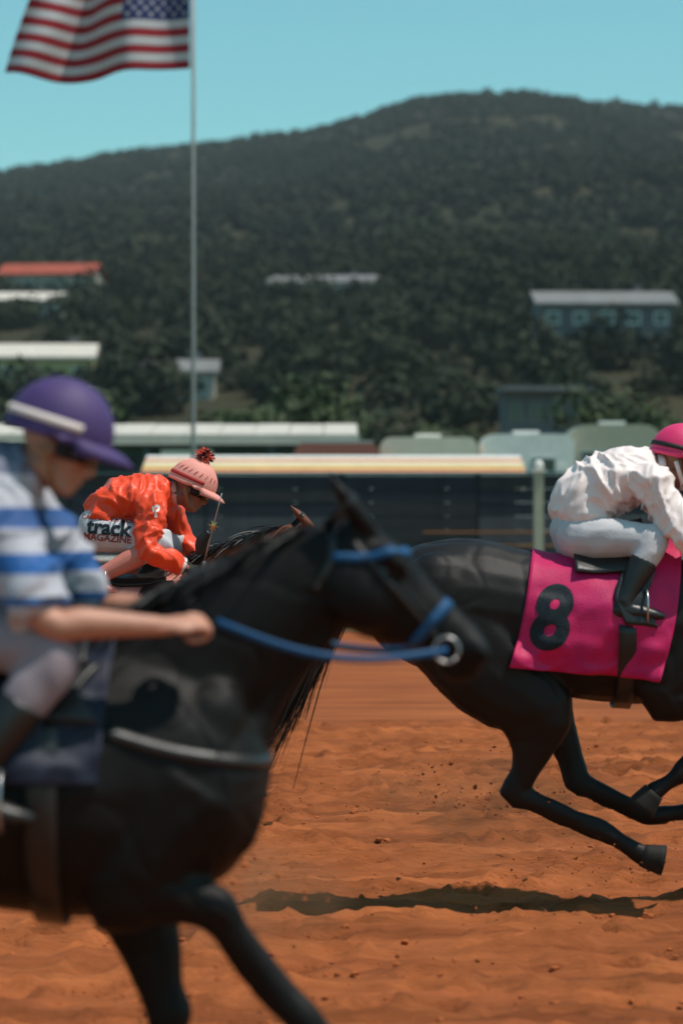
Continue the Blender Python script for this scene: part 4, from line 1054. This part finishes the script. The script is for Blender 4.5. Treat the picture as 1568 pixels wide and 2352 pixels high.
    for i in range(n):
        a = R(-72 + 144 * i / (n - 1)); e = dome(R(93), a, 1.0); ln = .078 * math.cos(a * 1.05) ** .7 if abs(a) < R(84) else 0
        for q in range(4):
            f = q / 3; p = e + Vector((ln * f, e.y * .06 * f, -.010 * f - .030 * f * f + .010 * f * (1 - (a / R(72)) ** 2)))
            vs.append(h(*p))
    for i in range(n - 1):
        for q in range(3): fs.append((i * 4 + q, (i + 1) * 4 + q, (i + 1) * 4 + q + 1, i * 4 + q + 1))
    pk.add(vs, fs); pk.build('peak', cap.get('peak', cap['m']), ho, solid=.006)
    if cap.get('pom'):
        pm = [MB(), MB()]; rr = random.Random(5); c = h(*dome(0, 0)) + Rm @ Vector((.0, 0, .030)); pr = cap['pom']
        for k in range(620):
            dv = Vector((rr.gauss(0, 1), rr.gauss(0, 1), rr.gauss(.25, 1))).normalized(); wv = dv.orthogonal().normalized(); L = pr * rr.uniform(.8, 1.18); w = rr.uniform(.0035, .006)
            lump = .82 + .3 * noise.noise(dv * 2.4); L *= lump
            q0, q1, q2 = c + dv * L * .2, c + dv * L * .7 + wv * .004, c + dv * L + Vector((rr.uniform(-.006, .006), 0, -.003))
            u2 = dv.cross(wv)
            dark = noise.noise(dv * 2.1 + Vector((2.2, .3, 1))) > .16
            pm[1 if dark else 0].add([q0 - wv * w, q0 + wv * w, q1 + wv * w, q1 - wv * w, q2 + u2 * .003, q2 - u2 * .003], [(0, 1, 2, 3), (3, 2, 4), (3, 4, 5)])
        pm[0].build('pompom', cap['pom_m'], ho); pm[1].build('pompom_tuft', cap['pom_dark'], ho)
    if cap.get('marks'):
        for k in range(10):
            th = R(-150 + k * 15.0)
            mk = MB(); vs = []; fs = []; na = 5
            for i in range(na):
                f = i / (na - 1); w_ = .06 * (.6 + .4 * math.sin(f * 3.1)); tt = th + (f - .5) * .12
                for sgn in (-1, 1):
                    ph = R(66 + (k - 5) * .5) - (f - .5) * .22
                    vs.append(h(*dome(ph, tt + sgn * w_ * .5 * (1 if k % 3 else .6), 1.048)))
            mk.add(vs, [(2 * i, 2 * i + 1, 2 * i + 3, 2 * i + 2) for i in range(na - 1)]); mk.build('cap_mark', cap['marks'], ho)
    if cap.get('goggle_strap') is not False:
        gs = MB(); pts = [h(*(dome(R(82), a, 1.03))) for a in np.linspace(R(62), R(298), 30)]
        cen = h(-.008, 0, .04); gs.ribbon(pts, [(p - cen).normalized() for p in pts], .022, .004); gs.build('goggle_strap', cap.get('strap', M['black_glove']), ho)
    # goggles and chin strap
    gg = MB(); pts = [h(.086 * math.cos(a) + .004, .084 * math.sin(a), .000) for a in np.linspace(R(-88), R(88), 15)]
    nr = [Rm @ Vector((math.cos(a), math.sin(a), -.1)) for a in np.linspace(R(-88), R(88), 15)]
    gg.ribbon([p + n_ * .004 for p, n_ in zip(pts, nr)], nr, .050, .016); go = gg.build('goggles', M['black_glove'], root)
    gl = MB(); gl.ribbon([p + n_ * .021 for p, n_ in zip(pts[2:-2], nr[2:-2])], nr[2:-2], .036, .003); gl.build('lens', M['lens'], go)
    for s in (-1, 1):
        cs = MB(); pts = [h(-.035, s * .100, -.005), h(-.01, s * .088, -.045), h(.02, s * .068, -.090), h(.035, s * .02, -.122), h(.036, 0, -.124)]
        cs.ribbon(pts, [Rm @ Vector((0, s, -.2))] * 3 + [Rm @ Vector((0, s * .3, -1))] * 2, .020, .004); cs.build('chin_strap', cap.get('chin', M['strap_tan']), root)
    return root, jm, tm, hands

# ---- helpers turning places in the photo into rider / horse coordinates
def local(sc, wx):
    return lambda u, v, y=0.0: ((u - 784) / sc - wx, y, CAM_Z + (1199 - v) / sc)

# ---- bay horse and the orange rider (middle of the field, 16 m away)
WX, D = -0.95, 16.0; f = local(390, WX)
HO = horse('bay horse with teal browband and white blaze under the orange jockey', (WX, D, 0), M['coat_bay'], M['hair_black'], (.735, 1.775), (1.16, 1.42),
    [[(.47, .80), (.47, .43), (.44, .29)], [(.40, .70), (.36, .40), (.30, .30)]],
    [[(-.62, .93), (-.92, .62), (-.78, .28), (-.70, .10)], [(-.70, .92), (-1.05, .66), (-1.25, .32), (-1.38, .18)]],
    (M['tack_teal'], M['leather']), 1.0, ear=(-.62, .66), blaze=True, mane_len=.20)
saddle(HO, -.16, 1.3, M['coral'], -.62, .02, 92)
J = dict(pelvis=f(228, 1215), mid=f(268, 1158), chest=f(335, 1146), neck=f(392, 1132), head=f(440, 1124),
         shn=f(352, 1165, -.19), eln=f(350, 1262, -.30), wrn=f(428, 1302, -.22), han=f(470, 1316, -.16), bkn=(.3, -.8, .5),
         shf=f(385, 1172, .19), elf=f(418, 1240, .28), wrf=f(452, 1283, .13), haf=f(486, 1300, .10),
         hin=f(236, 1226, -.11), knn=f(384, 1244, -.24), ann=f(222, 1330, -.28), ton=f(272, 1352, -.27),
         hif=f(238, 1226, .11), knf=f(408, 1250, .22), anf=f(240, 1330, .28), tof=f(290, 1352, .27))
ro, jm, tm, hands = rider('jockey in orange satin jersey and coral pompom cap crouching over the bay horse', (WX, D, 0), J,
    dict(skin=M['skin_tan'], jersey=M['orange_satin'], breeches=M['white_breech'], boot=M['coral_boot'], collar=M['coral']),
    dict(m=M['coral'], pom=.062, pom_m=M['tuft_coral'], pom_dark=M['tuft_dark'], marks=M['coral_dark'], goggle_strap=True, strap=M['coral_dark']), R(24), 1.0, glove=M['black_glove'], jersey_puff=1.06)
reins(HO, {-1: Vector(J['han']), 1: Vector(J['haf'])}, M['leather'])
tb = tm.bvh()
def proj_t(x, z):
    h = tb.ray_cast(Vector((x, -2, z)), Vector((0, 1, 0)), 4)
    y = h[0].y if h[0] else -.24
    return (x, y - .004, z)
for txt, size, bold, uv, m, nm in (('CALIFORNIA HORSE', .040, .0005, (262, 1192), 'red_print', 'print_line'), ('track', .125, .004, (257, 1213), 'dark_print', 'print_word'), ('MAGAZINE', .058, .0012, (254, 1236), 'red_print', 'print_line')):
    q = f(*uv); print_text(txt, size, bold, (q[0], q[2]), proj_t, M[m], ro, nm, rot=R(-5))
jb = jm.bvh()
def proj_j(x, z):
    h = jb.ray_cast(Vector((x, -2, z)), Vector((0, 1, 0)), 4); y = h[0].y if h[0] else -.28
    return (x, y - .004, z)
q = f(366, 1176); print_text('P', .085, .004, (q[0], q[2]), proj_j, M['white_print'], ro, 'sleeve_letter', rot=R(28), shear=.2)
r = MB()
cuff = Vector(J['eln']).lerp(Vector(J['wrn']), .93); ax = (Vector(J['wrn']) - Vector(J['eln'])).normalized(); e1 = ax.orthogonal().normalized(); e2 = ax.cross(e1)
r.tube([cuff + (e1 * math.cos(a) + e2 * math.sin(a)) * .050 for a in np.linspace(0, 2 * math.pi, 22)], [(.006, .010)] * 22, lat=e1, n=8, k=1); r.build('cuff_band', M['white_print'], ro)
# the whip held upright in his hand
w0 = Vector(f(452, 1364, -.12)); w1 = Vector(f(513, 1134, -.20)); L = w1 - w0
root = thing('riding_whip', 'thin upright whip with gold star and grey grip in orange jockey\'s hand', 'whip', Vector((WX, D, 0)) + w0)
b = MB(); b.tube([L * .30, L * .7, L * 1.0], [(.007, .007), (.005, .005), (.0028, .0028)], n=8, k=2); b.build('shaft', M['metal'], root)
b = MB(); b.tube([L * .02, L * .18, L * .33], [(.016, .016), (.014, .014), (.011, .011)], n=12, k=3); b.build('grip', M['grip_grey'], root)
b = MB(); b.tube([-L * .008, L * .025], [(.017, .017), (.017, .017)], n=12, k=1); b.build('end_cap', M['blue_cap'], root)
b = MB(); c = L * .68; Lx = L.normalized(); sx = Vector((Lx.z, 0, -Lx.x))
for k in range(6):
    a = k * math.pi / 3; dv = sx * math.cos(a) + Lx * math.sin(a); w = (sx * -math.sin(a) + Lx * math.cos(a)) * .006; y = Vector((0, -.007, 0)); y2 = Vector((0, .007, 0))
    vs = [c + w + y, c - w + y, c + dv * .038, c + w + y2, c - w + y2]; b.add(vs, [(0, 1, 2), (4, 3, 2), (0, 2, 3), (1, 4, 2), (0, 3, 4, 1)])
b.build('star_ornament', M['gold'], root, smooth=False)
b = MB(); b.tube([L * .40 + Vector((-.03, 0, 0)), L * .52 + Vector((-.045, 0, 0)), L * .62 + Vector((-.018, 0, 0))], [(.012, .030), (.013, .036), (.010, .020)], n=10); b.build('flap', M['leather'], root)

# ---- dark bay horse number 8 and the white rider (12 m away)
WX, D = 1.433, 12.73; f = local(490, WX); SC = 1.13
g = lambda u, v: ((((u - 784) / 490) - WX) / SC, (CAM_Z + (1199 - v) / 490) / SC)
HW = horse('dark bay horse under the pink number eight saddle cloth', (WX, D, 0), M['coat_dark'], M['hair_brown'], (.80, 1.76), (1.20, 1.40),
    [[(.36, .80), (.12, .58), (.00, .50)], [(.48, .82), (.72, .52), (.86, .42)]],
    [[g(1262, 1640), g(1176, 1812), g(1372, 1898), g(1470, 1958)], [(-.40, .93), g(1330, 1800), g(1500, 1880), (.24, .40)]],
    (M['magenta_cap'], M['leather']), SC, ear=(-.5, .75), tail_dir=(-.72, -.85))
saddle(HW, -.12, 4.7, M['pink_cloth'], -.54, .15, 101, .13, .12)
J = dict(pelvis=f(1328, 1222), mid=f(1336, 1146), chest=f(1432, 1092), neck=f(1506, 1072), head=f(1562, 1062),
         shn=f(1488, 1112, -.19), eln=f(1556, 1236, -.28), wrn=f(1668, 1262, -.18), han=f(1720, 1270, -.14),
         shf=f(1500, 1110, .19), elf=f(1580, 1230, .26), wrf=f(1680, 1262, .14), haf=f(1730, 1270, .1),
         hin=f(1326, 1234, -.11), knn=f(1486, 1240, -.25), ann=f(1412, 1384, -.31), ton=f(1500, 1408, -.30),
         hif=f(1326, 1234, .11), knf=f(1496, 1240, .25), anf=f(1424, 1384, .30), tof=f(1512, 1408, .29))
ro, jm, tm, hands = rider('jockey in white jersey and magenta cap crouching over the number eight horse', (WX, D, 0), J,
    dict(skin=M['skin_tan'], jersey=M['white_silk'], breeches=M['white_breech'], boot=M['leather']),
    dict(m=M['magenta_cap'], peak=M['magenta_cap'], chin=M['white_print'], strap=M['black_glove']), R(14), 2.0, glove=M['black_glove'], jersey_puff=1.10, wamp=1.0)
reins(HW, {-1: Vector(J['han']), 1: Vector(J['haf'])}, M['leather'])
def proj_8(x, z):
    h = HW.cloth.ray_cast(Vector((x, -2, z)), Vector((0, 1, 0)), 4)
    if h[0] is None: n_ = HW.cloth.find_nearest(Vector((x, -.4, z)))[0]; return (x, n_.y - .007, z)
    return (x, h[0].y - .007, z)
q = f(1242, 1420); print_text('8', .39, .016, (q[0], q[2]), proj_8, M['dark_print'], HW.root, 'number', shear=.22, sub=3, squash=.88)

# ---- black horse and the striped rider (nearest, 7.8 m away)
WX, D = -0.61, 7.2; f = local(866, WX); SC = 0.975
g = lambda u, v: ((((u - 784) / 866) - WX) / SC, (CAM_Z + (1199 - v) / 866) / SC)
HN = horse('black horse with blue noseband and reins, nearest of the three', (WX, D, 0), M['coat_black'], M['hair_black'], g(812, 1224), g(1128, 1496),
    [[g(500, 2072), g(690, 2312), g(800, 2420)], [(.15, .50), (.08, .22), (.14, .07)]],
    [[(-.55, .92), (-.86, .60), (-.66, .30), (-.56, .18)], [(-.62, .92), (-.98, .62), (-.84, .30), (-.76, .16)]],
    (M['tack_blue'], M['leather']), SC, ear=(-.50, .72), mane_len=.15, bulk=1.22)
saddle(HN, -.14, 2.2, M['navy_cloth'], -.56, .02, 90)
J = dict(pelvis=f(-290, 1322), mid=f(-210, 1222), chest=f(-58, 1144), neck=f(50, 1082), head=f(134, 1024),
         shn=f(2, 1178, -.20), eln=f(142, 1418, -.33), wrn=f(392, 1430, -.25), han=f(505, 1420, -.20), bkn=(.1, -.5, .85),
         shf=f(30, 1165, .20), elf=f(190, 1400, .30), wrf=f(440, 1412, .16), haf=f(540, 1408, .12),
         hin=f(-270, 1345, -.12), knn=f(150, 1502, -.30), ann=f(-50, 1800, -.36), ton=f(100, 1842, -.35),
         hif=f(-270, 1345, .12), knf=f(170, 1495, .28), anf=f(-20, 1790, .36), tof=f(120, 1830, .35))
ro, jm, tm, hands = rider('rider in blue striped short sleeved jersey and purple cap, bare arm stretched forward', (WX, D, 0), J,
    dict(skin=M['skin'], jersey=M['lav_band'], breeches=M['mauve_breech'], boot=M['leather']),
    dict(m=M['purple_cap'], strap=M['white_print']), R(18), 3.0, short_sleeve=True)
reins(HN, {-1: Vector(J['han']), 1: Vector(J['haf'])}, M['tack_blue'])
bp = MB(); pts = []; dr = []
for a in np.linspace(R(-100), R(100), 40):       # breastplate strap round the chest
    dd = Vector((math.cos(a), math.sin(a), 0)); pts.append(Vector((.05, 0, 1.30 - .08 * math.cos(a))) * SC + dd * .9); dr.append(-dd)
p, q = conform(HN.bvh, pts, dr, .003); bp.ribbon(p, q, .035, .005); bp.build('breastplate', M['leather'], HN.root)

# ------------------------------------------------------------------ clods thrown up by the hooves
cl = [(795, 2128, 11.2, .020), (1092, 2086, 11.8, .012), (880, 2042, 12.2, .010), (946, 2040, 12.3, .010), (1010, 2238, 10.5, .013), (676, 2172, 10.8, .012), (620, 2190, 10.2, .016),
      (636, 2236, 10.0, .013), (912, 2196, 10.6, .011), (1035, 1752, 13.4, .020), (1090, 1808, 13.0, .016), (1000, 1830, 13.1, .014), (1060, 1700, 13.5, .013), (560, 1986, 9.2, .016), (640, 2010, 9.4, .018), (700, 2050, 9.8, .014), (520, 1900, 9.2, .013)]
first = None
for i, (u, v, d, r) in enumerate(cl):
    vs, fs = clod_shape(r, 100 + i); b = MB(); b.add(vs, fs); o = b.build('dirt_clod', M['clod'], smooth=False, loc=at(u, v, d))
    o.rotation_euler = (i, i * 2.1, i * .7)
    tag(o, 'largest dark clod of dirt in the air, just below the ground shadow' if i == 0 else 'small clod of orange dirt thrown up in the air behind the hooves', 'clod', 'dirt clods in the air')

# fine spray of dirt behind the hooves
mb = MB()
for (u, v, d, n, sx, sz) in ((1120, 1830, 13.2, 420, .34, .16), (1330, 1990, 12.6, 260, .35, .10), (560, 2010, 9.6, 420, .16, .13), (640, 1880, 16.5, 220, .35, .10), (420, 2280, 8.6, 260, .2, .06)):
    c = at(u, v, d)
    for k in range(n):
        p = c + Vector((rng.normal() * sx, rng.normal() * .25, abs(rng.normal()) * sz - .08)); r = 0.0022 + 0.007 * rng.random() ** 3
        if p.z < 0.02: continue
        vs, fs = shapes[k % 12]; mb.add([(p.x + q[0] * r, p.y + q[1] * r, p.z + q[2] * r) for q in vs], fs)
tag(mb.build('dirt_spray', M['clod'], smooth=False), 'fine spray of dirt kicked up behind the hooves', kind='stuff')

# dust hanging behind the hooves
def dust(c, r, dens, seed):
    b = MB(); b.ell((0, 0, 0), r, nu=24, nv=14); b.v = [tuple(Vector(p) * (1 + .25 * noise.noise(Vector(p) * 3 + Vector((seed, 0, 0))))) for p in b.v]
    m = bpy.data.materials.new('dust_air'); m.use_nodes = True; nt = m.node_tree; nt.nodes.remove(nt.nodes['Principled BSDF'])
    pv = nt.nodes.new('ShaderNodeVolumePrincipled'); pv.inputs['Color'].default_value = (.62, .30, .16, 1)
    tc = nt.nodes.new('ShaderNodeTexCoord'); nz = nt.nodes.new('ShaderNodeTexNoise'); nz.inputs['Scale'].default_value = 4.5; nz.inputs['Detail'].default_value = 4
    nt.links.new(tc.outputs['Object'], nz.inputs['Vector'])
    ln = nt.nodes.new('ShaderNodeVectorMath'); ln.operation = 'DIVIDE'; ln.inputs[1].default_value = r; nt.links.new(tc.outputs['Object'], ln.inputs[0])
    le = nt.nodes.new('ShaderNodeVectorMath'); le.operation = 'LENGTH'; nt.links.new(ln.outputs[0], le.inputs[0])
    m1 = nt.nodes.new('ShaderNodeMapRange'); m1.inputs['From Min'].default_value = .95; m1.inputs['From Max'].default_value = .1; m1.inputs['To Max'].default_value = dens; nt.links.new(le.outputs['Value'], m1.inputs['Value'])
    m2 = nt.nodes.new('ShaderNodeMapRange'); m2.inputs['From Min'].default_value = .42; m2.inputs['From Max'].default_value = .68; nt.links.new(nz.outputs['Fac'], m2.inputs['Value'])
    mu = nt.nodes.new('ShaderNodeMath'); mu.operation = 'MULTIPLY'; nt.links.new(m1.outputs[0], mu.inputs[0]); nt.links.new(m2.outputs[0], mu.inputs[1])
    nt.links.new(mu.outputs[0], pv.inputs['Density']); nt.links.new(pv.outputs['Volume'], nt.nodes['Material Output'].inputs['Volume'])
    tag(b.build('dust_cloud', m, loc=c), 'brown dust hanging over the track behind the hooves', kind='stuff')
dust(at(1130, 1850, 13.1), (.85, .5, .34), 3.0, 1.0)
dust(at(560, 2060, 9.4), (.45, .4, .26), 3.0, 5.0)

# air: thin haze through which the far hill fades
hz = MB(); hz.box((0, 900, 131), (1900, 2200, 268))
hm = bpy.data.materials.new('haze_air'); hm.use_nodes = True; nt = hm.node_tree
nt.nodes.remove(nt.nodes['Principled BSDF']); pv = nt.nodes.new('ShaderNodeVolumePrincipled')
pv.inputs['Color'].default_value = (0.86, 0.95, 1.0, 1); pv.inputs['Density'].default_value = HAZE
nt.links.new(pv.outputs['Volume'], nt.nodes['Material Output'].inputs['Volume'])
tag(hz.build('haze', hm, smooth=False), 'thin pale haze over the far hill', kind='stuff')
